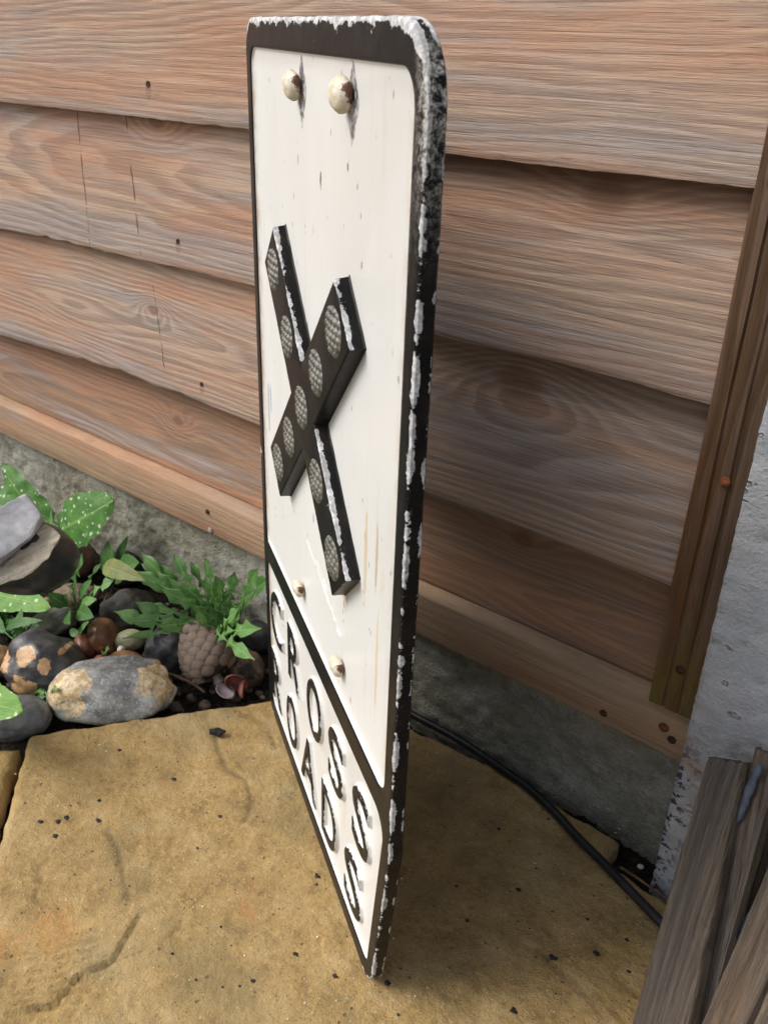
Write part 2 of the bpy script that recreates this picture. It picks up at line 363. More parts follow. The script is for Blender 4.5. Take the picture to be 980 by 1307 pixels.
def sheet(name, poly, sp, zf, depth, mat, parent=None, thick=.03, attrf=None):
    xs = [p.x for p in poly]; ys = [p.y for p in poly]; pts = [Vector((p.x, p.y)) for p in poly]; nb = len(pts)
    A = np.array([(p.x, p.y) for p in poly])
    X, Yy = np.meshgrid(np.arange(min(xs), max(xs), sp), np.arange(min(ys), max(ys), sp)); X = X.ravel(); Yy = Yy.ravel()
    X = X + (np.random.rand(len(X)) - .5) * sp * .3; Yy = Yy + (np.random.rand(len(X)) - .5) * sp * .3
    ins = np.zeros(len(X), bool); dmin = np.full(len(X), 9.)
    for i in range(nb):
        a, b = A[i], A[(i + 1) % nb]
        c = ((a[1] > Yy) != (b[1] > Yy)) & (X < (b[0] - a[0]) * (Yy - a[1]) / (b[1] - a[1] + 1e-15) + a[0]); ins ^= c
        ab = b - a; t = np.clip(((X - a[0]) * ab[0] + (Yy - a[1]) * ab[1]) / (ab @ ab), 0, 1)
        dmin = np.minimum(dmin, np.hypot(X - a[0] - ab[0] * t, Yy - a[1] - ab[1] * t))
    k = ins & (dmin > sp * .45)
    allp = pts + [Vector((x, y)) for x, y in zip(X[k], Yy[k])]; dd = [0.] * nb + list(dmin[k])
    vs, es, fs, ov, oe, of = delaunay_2d_cdt(allp, [(i, (i + 1) % nb) for i in range(nb)], [], 1, 1e-7)
    V = []; D_ = []
    for i, v in enumerate(vs):
        j = ov[i][0] if ov[i] else 0; d = dd[j]; D_.append(d)
        e = max(0, 1 - d / .007); V.append((v.x, v.y, zf(v.x, v.y) - depth * e * e))
    Fc = [tuple(f) for f in fs]; n0 = len(V)
    idx = {ov[i][0]: i for i in range(len(vs)) if ov[i] and ov[i][0] < nb}
    for i in range(nb): x, y, z = V[idx[i]]; V.append((x, y, -thick))
    for i in range(nb):
        j = (i + 1) % nb; Fc.append((idx[i], n0 + i, n0 + j, idx[j]))
    me = mesh(name, V, Fc); recalc(me)
    if attrf:
        at = me.attributes.new('groove', 'FLOAT', 'POINT'); at.data.foreach_set('value', [attrf(v[0], v[1]) if i < n0 else 0. for i, v in enumerate(V)])
    return link(name, me, mat, parent)

# soil sheet out to the horizon, and the bed in front of the kickboard
soil_m = (lambda n: n.done(n.mix(n.step(n.noise(120, 6, .7), .4, .65), (.012, .009, .007), (.05, .036, .025)), n.bump(add(n, n.noise(90, 6, .75), n.noise(400, 4, .7)), 1., .006)))(NB('dark_soil', .9, .2))
g = mesh('ground', [(-60, -60, -.06), (60, -60, -.06), (60, 60, -.06), (-60, 60, -.06)], [(0, 1, 2, 3)])
tag(link('ground', g, plain('earth', (.05, .038, .025), .9, .4, 9)), kind='structure')
def grid(x0, x1, y0, y1, sp, zf):
    nx = int((x1 - x0) / sp); ny = int((y1 - y0) / sp); V = []
    for j in range(ny + 1):
        for i in range(nx + 1):
            x = x0 + (x1 - x0) * i / nx; y = y0 + (y1 - y0) * j / ny; V.append((x, y, zf(x, y)))
    Fc = [(j * (nx + 1) + i, j * (nx + 1) + i + 1, (j + 1) * (nx + 1) + i + 1, (j + 1) * (nx + 1) + i) for j in range(ny) for i in range(nx)]
    return V, Fc
def bed_z(x, y): return -.021 + .008 * fb((x * 22, y * 22, 1), 4) + .004 * fb((x * 120, y * 120, 5), 3)
V, Fc = grid(-1.6, .4, .05, .6, .005, bed_z)
tag(link('soil_bed', mesh('soil_bed', V, Fc), soil_m), kind='structure')

# paving
P1 = G(37, 935); Pb = G(343, 890)
dirb = (Pb - P1).normalized(); Pc = P1 + dirb * ((.537 - P1.y) / dirb.y)
corner = G(792, 1068); notch = G(779, 1093); lft = G(0, 1066); dl = (lft - P1).normalized()
c2 = G(779, 1093); c3 = G(790, 1106); c4 = G(850, 1147); dr = (c4 - c3).normalized()
slab_poly = [P1, P1 + dl * .42, P1 + dl * .42 + Vector((.52, -.02, 0)), c4 + dr * .14 + Vector((.02, -.3, 0)), c4 + dr * .14, c4, c3, c2, corner, Vector((-.30, .5455, 0)), Vector((-.385, .5395, 0)), Pc]
slab_poly = slab_poly[::-1]
sp_pts = rough_edge(slab_poly, .006, .0018)
def pl(*q): return [Vector(G(*p)[:2]) for p in q]
o3 = lambda x, y: (x / 2.0417, 880 + y / 2.0417)
o4 = lambda x, y: (480 + x / 2.579, 880 + y / 2.579)
cracks = [(pl(o3(555, 95), o3(570, 160), o3(592, 205), o3(640, 240), o3(658, 290), o3(640, 340)), .0011, .7),
          (pl(o3(280, 360), o3(305, 410), o3(318, 450), o3(322, 500), o3(337, 548)), .0013, .8),
          (pl(o3(470, 620), o3(430, 660), o3(300, 700), o3(230, 790), o3(180, 871)), .0016, .15),
          (pl(o3(70, 830), o3(140, 820), o3(200, 750), o3(290, 700), o3(350, 600)), .0016, .15),
          (pl(o4(540, 850), o4(590, 900), o4(640, 955), o4(700, 1010), o4(760, 1085)), .0011, .55),
          (pl(o4(760, 920), o4(820, 960), o4(870, 1010)), .001, .45),
          (pl(o4(690, 975), o4(790, 1050), o4(830, 1100)), .001, .3),
          (pl(o3(10, 290), o3(60, 255), o3(130, 250), o3(190, 300), o3(210, 330)), .0012, .15),
          (pl(o3(100, 450), o3(112, 490), o3(95, 540), o3(120, 570)), .0012, .35),
          (pl(o3(640, 60), o3(700, 90), o3(720, 150)), .0008, .4)]
rip_c = Vector(G(*o3(150, 640))[:2]); rip_d = (Vector(G(*o3(130, 840))[:2]) - rip_c)
rip_len = rip_d.length; rip_d.normalize()
def crack_g(x, y):
    p = Vector((x, y)); s = 0; col = 0
    for pts, amp, dk in cracks:
        if not (min(q.x for q in pts) - .012 < x < max(q.x for q in pts) + .012 and min(q.y for q in pts) - .012 < y < max(q.y for q in pts) + .012): continue
        best = 9; side = 0
        for a, b in zip(pts[:-1], pts[1:]):
            d = seg_d(p, a, b)
            if d < best: best = d; side = (b - a).x * (p - a).y - (b - a).y * (p - a).x
        q = math.exp(-best / .006); s += amp * .95 * q * (1 if side > 0 else -1) * (1.3 if amp > .0012 else 1); col = max(col, min(1, dk * 1.5) * math.exp(-(best / .0021) ** 2)); s -= .0013 * math.exp(-(best / .0022) ** 2) * (1 if dk > .3 else .5)
    return s, col
def slab_z(x, y):
    z = .0022 * fb((x * 9, y * 9, 2), 4) + .0011 * fb((x * 45, y * 45, 8), 3) + .0005 * fb((x * 200, y * 200, 8), 2)
    z += crack_g(x, y)[0]
    d = Vector((x, y)) - rip_c; al = d.dot(rip_d); ac = abs(d.x * rip_d.y - d.y * rip_d.x)
    m = sst(-.01, .01, al) * sst(rip_len + .01, rip_len - .01, al) * sst(.045, .02, ac)
    if m > 0: z += m * .0016 * math.sin(al * 2 * PI / .0075 + 2.5 * fb((x * 40, y * 40, 4), 2) + ac * 60)
    return z - .001
patio = link('patio', mesh('patio', [(-.62, -1.0, -.034), (3, -1.2, -.034), (3, .50, -.034), (-.2, .50, -.034)], [(0, 1, 2, 3)]), plain('mortar_bed', (.10, .078, .05), .9, .4, 60))
tag(patio, kind='structure')
sm = slab_mat('buff_riven_sandstone')
sheet('paving_slab', sp_pts, .0023, slab_z, .006, sm, patio, attrf=lambda x, y: crack_g(x, y)[1])
# neighbour across the left joint
q1 = G(24, 951); q2 = G(0, 1024); qd = (q2 - q1).normalized(); qn = Vector((qd.y, -qd.x, 0)); qn = qn if qn.x < 0 else -qn
nb_poly = [q1, q1 + qn * .5, q1 + qn * .5 + qd * .45, q1 + qd * .45]
if (nb_poly[1] - nb_poly[0]).cross(nb_poly[2] - nb_poly[1]).z < 0: nb_poly = nb_poly[::-1]
sheet('paving_slab', rough_edge(nb_poly, .008, .002, 3), .005, lambda x, y: slab_z(x + 3, y) + .001, .006, sm, patio, attrf=lambda x, y: 0.)
# neighbours wholly in front of and right of the frame keep the patio going
for k, (ax_, ay_, bx_, by_) in enumerate(((.14, -.25, .62, .5), (-.5, -.75, .06, -.24), (.1, -.8, .62, -.28))):
    sheet('paving_slab', rough_edge([Vector((ax_, ay_, 0)), Vector((bx_, ay_, 0)), Vector((bx_, by_, 0)), Vector((ax_, by_, 0))], .02, .002, k), .02,
          lambda x, y: slab_z(x + 5, y), .005, sm, patio, attrf=lambda x, y: 0.)

# concrete kickboard under the fence
def wall_grid(name, x0, x1, z0, z1, y, sp, amp, mat, thick, parent=None, edge=None, pits=(), seed=0):
    nx = int((x1 - x0) / sp); nz = int((z1 - z0) / sp); V = []; Fc = []
    for j in range(nz + 1):
        for i in range(nx + 1):
            x = x0 + (x1 - x0) * i / nx; z = z0 + (z1 - z0) * j / nz
            yy = y + amp * (fb((x * 14 + seed, z * 14, 1), 3) * .8 + fb((x * 75, z * 75, seed), 3) * .55 + fb((x * 260, z * 260, seed), 2) * .25)
            for (cx, cz, r, dp) in pits:
                if abs(x - cx) < r * 2 and abs(z - cz) < r * 2:
                    d = math.hypot(x - cx, (z - cz) * 1.3) / r
                    yy += dp * math.exp(-d * d * 2)
            if edge and i < 6:
                t = (6 - i) / 6; yy += edge * t * t * (1 + .8 * fb((z * 60, 3, seed), 3)); x += .0006 * t * fb((z * 190, 9, seed), 3)
            V.append((x, yy, z))
    W = nx + 1
    for j in range(nz):
        for i in range(nx): Fc.append((j * W + i, j * W + i + 1, (j + 1) * W + i + 1, (j + 1) * W + i))
    n0 = len(V)
    bor = [j * W for j in range(nz, -1, -1)] + [i for i in range(1, nx + 1)] + [j * W + nx for j in range(1, nz + 1)] + [nz * W + i for i in range(nx - 1, 0, -1)]
    for b in bor: V.append((V[b][0], y + thick, V[b][2]))
    for k in range(len(bor)):
        l = (k + 1) % len(bor); Fc.append((bor[k], n0 + k, n0 + l, bor[l]))
    return link(name, mesh(name, V, Fc), mat, parent)
kb = wall_grid('concrete_kickboard', -1.7, -.02, -.05, .118, .5565, .0034, .0036, concrete('grey_kickboard_concrete', green=.55), .04,
               pits=[(random.uniform(-1.2, -.1), random.uniform(0, .1), random.uniform(.002, .005), .002) for _ in range(90)])
tag(kb, 'low grey concrete kickboard stained green along the foot of the timber fence', 'wall')

# fence
fence = empty('timber_fence', (-.6, .58, 0), 'weathered brown feather edge timber fence with overlapping boards and a bottom rail', 'fence')
def edge_at(pts, x):
    if x <= pts[0][0]: return pts[0][1]
    for (a, za), (b, zb) in zip(pts[:-1], pts[1:]):
        if x <= b: t = (x - a) / (b - a); return za + (zb - za) * t
    return pts[-1][1]
E1 = [(-1.3, .522), (-.9513, .5233), (-.852, .5232), (-.7423, .5239), (-.6529, .5234), (-.5752, .524), (-.3884, .5228), (-.299, .5229), (-.234, .5232), (-.1686, .5235), (.3, .5235)]
E2 = [(-1.3, .383), (-.9988, .3879), (-.9035, .3916), (-.8251, .3924), (-.7411, .3926), (-.6704, .3942), (-.5805, .3943), (-.3819, .3929), (-.35, .3929), (-.2835, .3952), (-.2237, .3946), (-.1678, .3924), (.3, .392)]
E3 = [(-1.3, .249), (-1.0462, .2529), (-.95, .2565), (-.8639, .26), (-.7981, .2635), (-.7385, .262), (-.6643, .2612), (-.5854, .2593), (-.3831, .2537), (-.2665, .2537), (-.1677, .2524), (.3, .252)]
E4 = [(-1.3, .1515), (.3, .1515)]
def board(edge, ztop, yb0, yt0, mat, seed, ox, chips=(), warp=None, sp=.006):
    x0, x1 = -1.6, .25; nx = int((x1 - x0) / sp); rows = [0, .002, .006, .015, .04, .08, .12, 1]; V = []; Fc = []; zb = sum(p[1] for p in edge) / len(edge)
    T0 = .0115
    for i in range(nx + 1):
        x = x0 + (x1 - x0) * i / nx; ze = edge_at(edge, x) + .0006 * fb((x * 50, seed, 1), 3) + .0004 * fb((x * 200, seed, 2), 2)
        cf = 0
        for (cx, cw, ch) in chips:
            if abs(x - cx) < cw: ze += ch * (1 - (abs(x - cx) / cw)) * (.6 + .5 * abs(fb((x * 150, 3, seed), 2)))
        wy = .0012 * fb((x * 4, seed, 7), 2) + (warp(x) if warp else 0)
        H = ztop - ze
        col = [(yb0 + T0 + wy, ze + .0004)]                       # back bottom
        for k, r in enumerate(rows):
            z = ze + (H if r == 1 else r); t = (z - ze) / H
            yy = yb0 + (yt0 - yb0) * t + wy * (1 - t) + .0005 * fb((x * 7, z * 40, seed), 3)
            if k == 0: yy += .0012
            if k == 1: yy += .0003
            col.append((yy, z))
        col.append((yt0 + .005, ztop))
        for yy, z in col: V.append((x - ox, yy - .58, z - zb))
    n = len(rows) + 2
    for i in range(nx):
        for k in range(n): l = (k + 1) % n; Fc.append((i * n + k, (i + 1) * n + k, (i + 1) * n + l, i * n + l))
    me = mesh('board', V, Fc, True); recalc(me); me.set_sharp_from_angle(angle=math.radians(50))
    return link('board', me, mat, fence, (ox + .6, 0, zb))
OX = -.6
wd = [wood('weathered_board_wood', 1, .16, .04, .05, knots=(), gcov=.55, ocov=.75, holes=((-.705 - OX, .0275, .0032),)),
      wood('weathered_board_wood', 2, .09, .03, -.06, knots=((-.71 + .6, .128, .02, .02), (-.26 + .6, .115, .03, .015)), gcov=.6, ocov=.75, marks=((-.8231 - OX, 0., .135, .068, .0015), (-.7398 - OX, 0., .135, .115, .0015)), holes=((-.6841 - OX, .026, .0028),)),
      wood('weathered_board_wood', 3, .07, .02, .05, knots=((-.74 + .6, .085, .014, -.022), (-.31 + .6, .112, .034, -.028)), gcov=.6, ocov=.6, marks=((-.7219 - OX, .015, .115, .175, .001),), holes=((-.6663 - OX, .024, .0026),)),
      wood('weathered_board_wood', 4, .03, .02, -.03, knots=((-.735 + .6, .065, .015, .02), (-.30 + .6, .08, .02, .012)), gcov=.35, ocov=.75, tan=(.36, .225, .14))]
bulge = lambda x: -.006 * sst(-.5, -.25, x)
board(E4, .268, .5625, .567, wd[3], 41, OX)
board(E3, .408, .545, .5585, wd[2], 31, OX, chips=((-.868, .012, .004), (-.80, .02, .003), (-.745, .016, -.003), (-.70, .02, .003), (-.60, .01, -.001)))
board(E2, .540, .545, .5585, wd[1], 21, OX, chips=((-.905, .008, .003), (-.865, .006, .003), (-.80, .006, -.002), (-.69, .012, .002)), warp=lambda x: -.004 * sst(-.42, -.36, x))
board(E1, .665, .545, .5585, wd[0], 11, OX, chips=((-.85, .012, .001), (-.62, .01, .001)), warp=bulge)
w5 = wood('weathered_board_wood', 5, .05, .02, .04, gcov=.55, ocov=.5)
for k in range(7):
    zz = .655 + k * .132
    board([(-1.6, zz), (.3, zz)], zz + .142, .545, .5585, w5, 50 + k, OX, sp=.03)
def rbox(name, x0, x1, y0, y1, z0, z1, mat, parent, r=.0015, seed=0, wob=.0006, loc=(0, 0, 0), axis='x', sp=.01, ncorner=3, grooves=()):
    # long timber with rounded arrises, sections swept along one axis
    A0, A1 = (x0, x1) if axis == 'x' else (z0, z1); B0, B1 = (z0, z1) if axis == 'x' else (x0, x1)
    prof = []
    for (cy, cb, a0) in ((y0 + r, B0 + r, 180), (y0 + r, B1 - r, 90), (y1 - r, B1 - r, 0), (y1 - r, B0 + r, -90)):
        for q in range(ncorner): a = math.radians(a0 + 90 - 90 * q / (ncorner - 1)); prof.append((cy + r * math.cos(a), cb + r * math.sin(a)))
        if a0 == 180:
            for (gb, gw, gd) in grooves:
                for dq, dy in ((-gw, 0), (-gw * .4, gd), (gw * .4, gd), (gw, 0)): prof.append((y0 + dy, gb + dq))
    n = max(2, int((A1 - A0) / sp)); V = []; Fc = []; m = len(prof)
    for i in range(n + 1):
        s = A0 + (A1 - A0) * i / n
        for (yy, bb) in prof:
            dy = wob * fb((s * 12, yy * 90, bb * 90 + seed), 3); db = wob * fb((s * 10 + 7, yy * 70, bb * 70 + seed), 3)
            V.append((s, yy + dy, bb + db) if axis == 'x' else (bb + db, yy + dy, s))
    for i in range(n):
        for k in range(m): l = (k + 1) % m; Fc.append((i * m + k, (i + 1) * m + k, (i + 1) * m + l, i * m + l))
    Fc.append(tuple(range(m))); Fc.append(tuple(n * m + k for k in range(m)))
    V = [(v[0] - loc[0], v[1] - loc[1], v[2] - loc[2]) for v in V]
    me = mesh(name, V, Fc, True); recalc(me); me.set_sharp_from_angle(angle=math.radians(40))
    pl_ = Vector(loc) - (parent.location if parent else Vector((0, 0, 0)))
    return link(name, me, mat, parent, pl_)
rail_m = wood('pale_rail_wood', 6, .10, .05, .02, tan=(.42, .29, .18), grey=(.34, .25, .18), org=(.42, .21, .13), gcov=.4, ocov=.7, ringd=.28, blue=(.36, .22, .16), period=.009)
rail = rbox('bottom_rail', -1.6, -.128, .545, .585, .1048, .1505, rail_m, fence, .0022, 3, .0007, (-.6, .58, .125))
post_m = wood('wet_brown_post_wood', 7, .02, .012, .01, tan=(.125, .062, .027), grey=(.085, .05, .026), org=(.165, .072, .026), gcov=.5, ocov=.6, axis='z', period=.011, ringd=.5, blue=(.065, .06, .025), alg=(-.26, -.14))
post = rbox('post', -.1655, -.128, .5395, .5615, .1518, 1.6, post_m, fence, .002, 5, .0008, (-.147, .58, .4), axis='z', grooves=((-.1535, .0012, .0016), (-.1420, .0010, .0012)))
rust = plain('rusty_iron', (.17, .055, .02), .85, .5, 300, 1., 0)
rustd = plain('dark_rusty_iron', (.05, .022, .014), .85, .5, 300, 1., 0)
def nail(parent, P, r, mat, ring=True):
    V = []; Fc = []; k = 12
    for j, (rr, yy) in enumerate(((r, .0006), (r, -.0008), (r * .75, -.0015), (0.0001, -.0017))):
        for i in range(k): a = 2 * PI * i / k; V.append((rr * math.cos(a) * (1 + .12 * fb((i, j, r * 999), 2)), yy, rr * math.sin(a)))
    for j in range(3):
        for i in range(k): l = (i + 1) % k; Fc.append((j * k + i, j * k + l, (j + 1) * k + l, (j + 1) * k + i))
    return link('nail', mesh('nail', V, Fc), mat, parent, Vector(P) - (parent.matrix_world.translation if parent.parent is None else parent.parent.location + parent.location))
nail(rail, Y(770, 910, .545), .0032, rustd); nail(rail, Y(847, 928, .545), .0042, rust); nail(rail, Y(857, 944, .545), .0036, rustd)
nail(rail, Y(265, 653, .545), .0028, rustd); nail(rail, Y(269, 677, .545), .0036, plain('dull_nail_head', (.30, .24, .19), .6))
nail(post, Y(925, 615, .5395), .0036, plain('bright_rust', (.26, .075, .025), .85, .5, 300, 1.)); nail(post, Y(868, 855, .5395), .0036, rustd)

# rendered pier to the right
pn = NB('flaking_grey_blue_masonry_paint', .72, .35)
px_, py_, pz_ = pn.xyz()
a1 = pn.noise(13, 5, .6); a2 = pn.noise(1, 5, .7, None, (60, 30, 120)); a3 = pn.noise(330, 3, .7)
pc = pn.mix(pn.step(a1, .35, .65), (.36, .385, .425), (.42, .435, .46))
pc = pn.mix(pn.step(a2, .5, .72, 0, .55), pc, (.50, .51, .53)); pc = pn.mix(pn.step(a2, .48, .3, 0, .45), pc, (.29, .31, .335))
pc = pn.mix(pn.step(a3, .60, .72, 0, .6), pc, (.17, .17, .17))
pw = pn.vm('ADD', pn.vm('MULTIPLY', pn.obj, (70, 1, 130)), pn.vm('MULTIPLY', pn.comb(pn.noise(60, 3, .6), 0., pn.noise(60, 3, .6, off=(3, 3, 3))), (1.6, 1, 1.6)))
pv = pn.voro(1, 'F1', pw); pvr = pn.xyz(pn.voro(1, 'F1', pw, 'Color'))[0]
pit = pn.M('MULTIPLY', pn.step(pv, .34, .20), pn.step(pvr, .80, .84)); pc = pn.mix(pn.M('MULTIPLY', pit, .75), pc, (.14, .145, .15))
pv2 = pn.vm('ADD', pw, (0, 0, -.22)); pit2 = pn.M('MULTIPLY', pn.step(pn.voro(1, 'F1', pv2), .34, .22), pn.step(pn.xyz(pn.voro(1, 'F1', pv2, 'Color'))[0], .80, .84))
pc = pn.mix(pn.M('MULTIPLY', pit2, .4), pc, (.60, .61, .63))
low = pn.step(pz_, .23, .12)
rs = pn.M('MULTIPLY', pn.step(pn.noise(26, 5, .7, off=(4, 4, 1)), .50, .66), low)
pc = pn.mix(pn.M('MULTIPLY', rs, .55), pc, (.36, .23, .15))
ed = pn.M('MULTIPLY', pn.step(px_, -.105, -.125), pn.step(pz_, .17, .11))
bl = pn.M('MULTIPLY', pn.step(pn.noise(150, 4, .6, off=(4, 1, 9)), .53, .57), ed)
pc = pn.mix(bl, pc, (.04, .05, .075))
pier_m = pn.done(pc, pn.bump(add(pn, pn.M('MULTIPLY', a2, 1.0), pn.M('MULTIPLY', a3, .9), pn.M('MULTIPLY', pit, -1.6)), .8, .0015))
pits = [(random.uniform(-.125, .0), random.uniform(.0, .62), random.uniform(.0016, .0042), random.uniform(.002, .0045)) for _ in range(150)]
pier = wall_grid('painted_pier', -.128, .75, -.05, 1.55, .521, .0042, .0010, pier_m, .24, edge=.003, pits=pits, seed=4)
tag(pier, 'rough pitted pier painted pale grey blue at the right end of the fence', 'wall')

# ================================================================== the road sign
O = Vector((-0.51302496, 0.4719148, 0.0008)); dU = Vector((0.84758587, -0.53065826, 0)); dV = Vector((0.0089059, 0.01422481, 0.99985916)); dN = Vector((0.53058352, 0.8474665, -0.01678274))
W_, H_, T_ = .342, .603, .0088
sign = empty('road_sign', label='tall old cast metal plate with raised black X of glass reflectors reading CROSS ROADS', cat='road sign')
sign.matrix_world = Matrix((dU, dN, dV)).transposed().to_4x4(); sign.location = O
def rrect(x0, x1, z0, z1, r, k=10, ins=0.):
    rs = r if isinstance(r, (tuple, list)) else (r,) * 4       # bl, br, tr, tl
    x0 += ins; x1 -= ins; z0 += ins; z1 -= ins; out = []
    for (cx, cz, a0, rr) in ((x0, z0, 180, rs[0]), (x1, z0, 270, rs[1]), (x1, z1, 0, rs[2]), (x0, z1, 90, rs[3])):
        rr = max(.0008, rr - ins); sx = 1 if cx == x0 else -1; sz = 1 if cz == z0 else -1
        for q in range(k + 1):
            a = math.radians(a0 + 90 * q / k); out.append((cx + sx * rr + rr * math.cos(a), cz + sz * rr + rr * math.sin(a)))
    return out
def resample(pts, step):
    out = []
    for i, a in enumerate(pts):
        b = pts[(i + 1) % len(pts)]; L = math.hypot(b[0] - a[0], b[1] - a[1]); k = max(1, int(L / step))
        for j in range(k): out.append((a[0] + (b[0] - a[0]) * j / k, a[1] + (b[1] - a[1]) * j / k))
    return out
def cap(V, Fc, loops, y, attr, av):
    base = len(V); fl = [[Vector((p[0], p[1], 0)) for p in L] for L in loops]
    for L in loops:
        for p in L: V.append((p[0], y, p[1])); attr.append(av)
    for t in tessellate_polygon(fl): Fc.append(tuple(base + i for i in t))
def ringstrip(V, Fc, rings, attr):                             # rings: (loop, y, wear)
    for (La, ya, wa), (Lb, yb_, wb) in zip(rings[:-1], rings[1:]):
        b = len(V); n = len(La)
        for L, yy, ww in ((La, ya, wa), (Lb, yb_, wb)):
            for p in L: V.append((p[0], yy, p[1])); attr.append(ww)
        for i in range(n): j = (i + 1) % n; Fc.append((b + i, b + j, b + n + j, b + n + i))
def finish(name, V, Fc, mat, parent, attr=None, sharp=35, bare=None, loc=None):
    me = mesh(name, V, Fc)
    if attr is not None: at = me.attributes.new('wear', 'FLOAT', 'POINT'); at.data.foreach_set('value', attr)
    if bare is not None: at = me.attributes.new('bare', 'FLOAT', 'POINT'); at.data.foreach_set('value', bare)
    bm = bmesh.new(); bm.from_mesh(me); bmesh.ops.remove_doubles(bm, verts=bm.verts, dist=1e-6); bmesh.ops.recalc_face_normals(bm, faces=bm.faces); bm.to_mesh(me); bm.free()
    me.polygons.foreach_set('use_smooth', [True] * len(me.polygons)); me.set_sharp_from_angle(angle=math.radians(sharp))
    return link(name, me, mat, parent, loc)
OR = .030
def outer(ins):                                                # same vertex count for every inset, edges slightly uneven from wear
    L = resample(rrect(0, W_, 0, H_, (.022, .018, .034, .022), 12, 0), .004); out = []
    Li = rrect(0, W_, 0, H_, (.022, .018, .034, .022), 12, ins); Lr = []
    base = rrect(0, W_, 0, H_, (.022, .018, .034, .022), 12, 0)
    for i, a in enumerate(base):
        b = base[(i + 1) % len(base)]; k = max(1, int(math.hypot(b[0] - a[0], b[1] - a[1]) / .004)); ai, bi = Li[i], Li[(i + 1) % len(base)]
        for j in range(k):
            x = ai[0] + (bi[0] - ai[0]) * j / k; z = ai[1] + (bi[1] - ai[1]) * j / k
            wv = .00045 * fb((a[0] * 90 + (b[0] - a[0]) * j / k * 90, 1, (a[1] + (b[1] - a[1]) * j / k) * 90), 3)
            out.append((x + wv, z + wv))
    return out
V = []; Fc = []; at = []
prof = [(.0006, T_, .75), (.0, T_ - .0008, .78), (.0, T_ - .0022, .4), (.0, T_ * .6, .12), (.0, .0038, .2), (.0, .0024, .78), (.0003, .0009, 1.), (.0011, .0002, 1.), (.0022, 0, .55), (.0055, 0, .12), (.011, 0, 0.)]
rings = [(outer(i_), y_, w_) for i_, y_, w_ in prof]
ringstrip(V, Fc, rings, at)
UP = (.0142, .3278, .1975, .5855); LO = (.0142, .3290, .0160, .1775)
def opening(b, ins): return resample(rrect(*b, (.006, .012, .016, .012) if b is UP else (.014, .007, .016, .006), 8, 0), 9) if ins == 0 else rrect(*b, (.006, .012, .016, .012) if b is UP else (.014, .007, .016, .006), 8, ins)
cap(V, Fc, [outer(.011), opening(UP, -.0012)[::-1], opening(LO, -.0012)[::-1]], 0, at, 0.)
for b in (UP, LO): ringstrip(V, Fc, [(opening(b, -.0012), 0, 0), (opening(b, -.0003), .0003, 0), (opening(b, .0001), .0011, 0)], at)
cap(V, Fc, [outer(.0006)], T_, at, .3)
for i, v in enumerate(V):                                      # top edge and the upper right corner are the most worn
    top = sst(.57, .60, v[2]); right = sst(.3, .335, v[0]); cr = sst(.50, .60, v[2]) * right
    at[i] = at[i] * (.72 + .28 * top + .1 * right) + .30 * top * (1 if v[2] > .590 else .3) + (.12 if (v[0] < .01 and v[2] < .5) else 0)
    if v[2] < .08 and v[0] > .3: at[i] += .12
    if v[2] > .5 and v[0] > .3: at[i] += .16 * cr
def taper(V):
    for i, v in enumerate(V):
        if v[2] < .16: t = ((.16 - v[2]) / .16) ** 1.1; V[i] = (v[0] - .024 * t * v[0] / W_, v[1], v[2])
taper(V)
bare = [min(1, sst(.50, .60, v[2]) * sst(.325, .341, v[0]) * .9) for v in V]
plate_m = black_chipped('chipped_black_enamel', True)
finish('frame_plate', V, Fc, plate_m, sign, at, 35, bare)
wp = white_paint()
for b in (UP, LO):
    V = []; Fc = []; at = []
    cap(V, Fc, [opening(b, .0016)], .0022, at, 0); ringstrip(V, Fc, [(opening(b, .0001), .0009, 0), (opening(b, .0007), .0018, 0), (opening(b, .0016), .0022, 0)], at); taper(V)
    finish('panel', V, Fc, wp, sign, None, 60)
# the raised X
c45 = math.sqrt(.5); CX, CZ, HL, HW = .1705, .3845, .1195, .0205
def cross_loop(e=0., step=None):
    hw, hl = HW + e, HL + e; q = [(hl, -hw), (hl, hw), (hw, hw), (hw, hl), (-hw, hl), (-hw, hw), (-hl, hw), (-hl, -hw), (-hw, -hw), (-hw, -hl), (hw, -hl), (hw, -hw)]
    q = [(CX + (a - b) * c45, CZ + (a + b) * c45) for a, b in q]; out = []
    base = [(hl_, hw_) for hl_, hw_ in q]
    ref = [(HL, -HW), (HL, HW), (HW, HW), (HW, HL), (-HW, HL), (-HW, HW), (-HL, HW), (-HL, -HW), (-HW, -HW), (-HW, -HL), (HW, -HL), (HW, -HW)]
    for i, a in enumerate(base):
        b = base[(i + 1) % 12]; k = max(1, int(math.hypot(ref[(i + 1) % 12][0] - ref[i][0], ref[(i + 1) % 12][1] - ref[i][1]) / .004))
        for j in range(k):
            t = j / k; x = a[0] + (b[0] - a[0]) * t; z = a[1] + (b[1] - a[1]) * t; wv = .00035 * fb((x * 120, 2, z * 120), 3); out.append((x + wv, z + wv))
    return out
V = []; Fc = []; at = []
FY = -.0068
ringstrip(V, Fc, [(cross_loop(.0012), .0022, .35), (cross_loop(.0004), .0012, 0.), (cross_loop(.0001), -.002, .1), (cross_loop(0), FY + .0024, .8), (cross_loop(-.0002), FY + .0008, 1.1), (cross_loop(-.0009), FY + .0002, .7), (cross_loop(-.0022), FY, .1)], at)
cap(V, Fc, [cross_loop(-.0022)], FY, at, 0.)
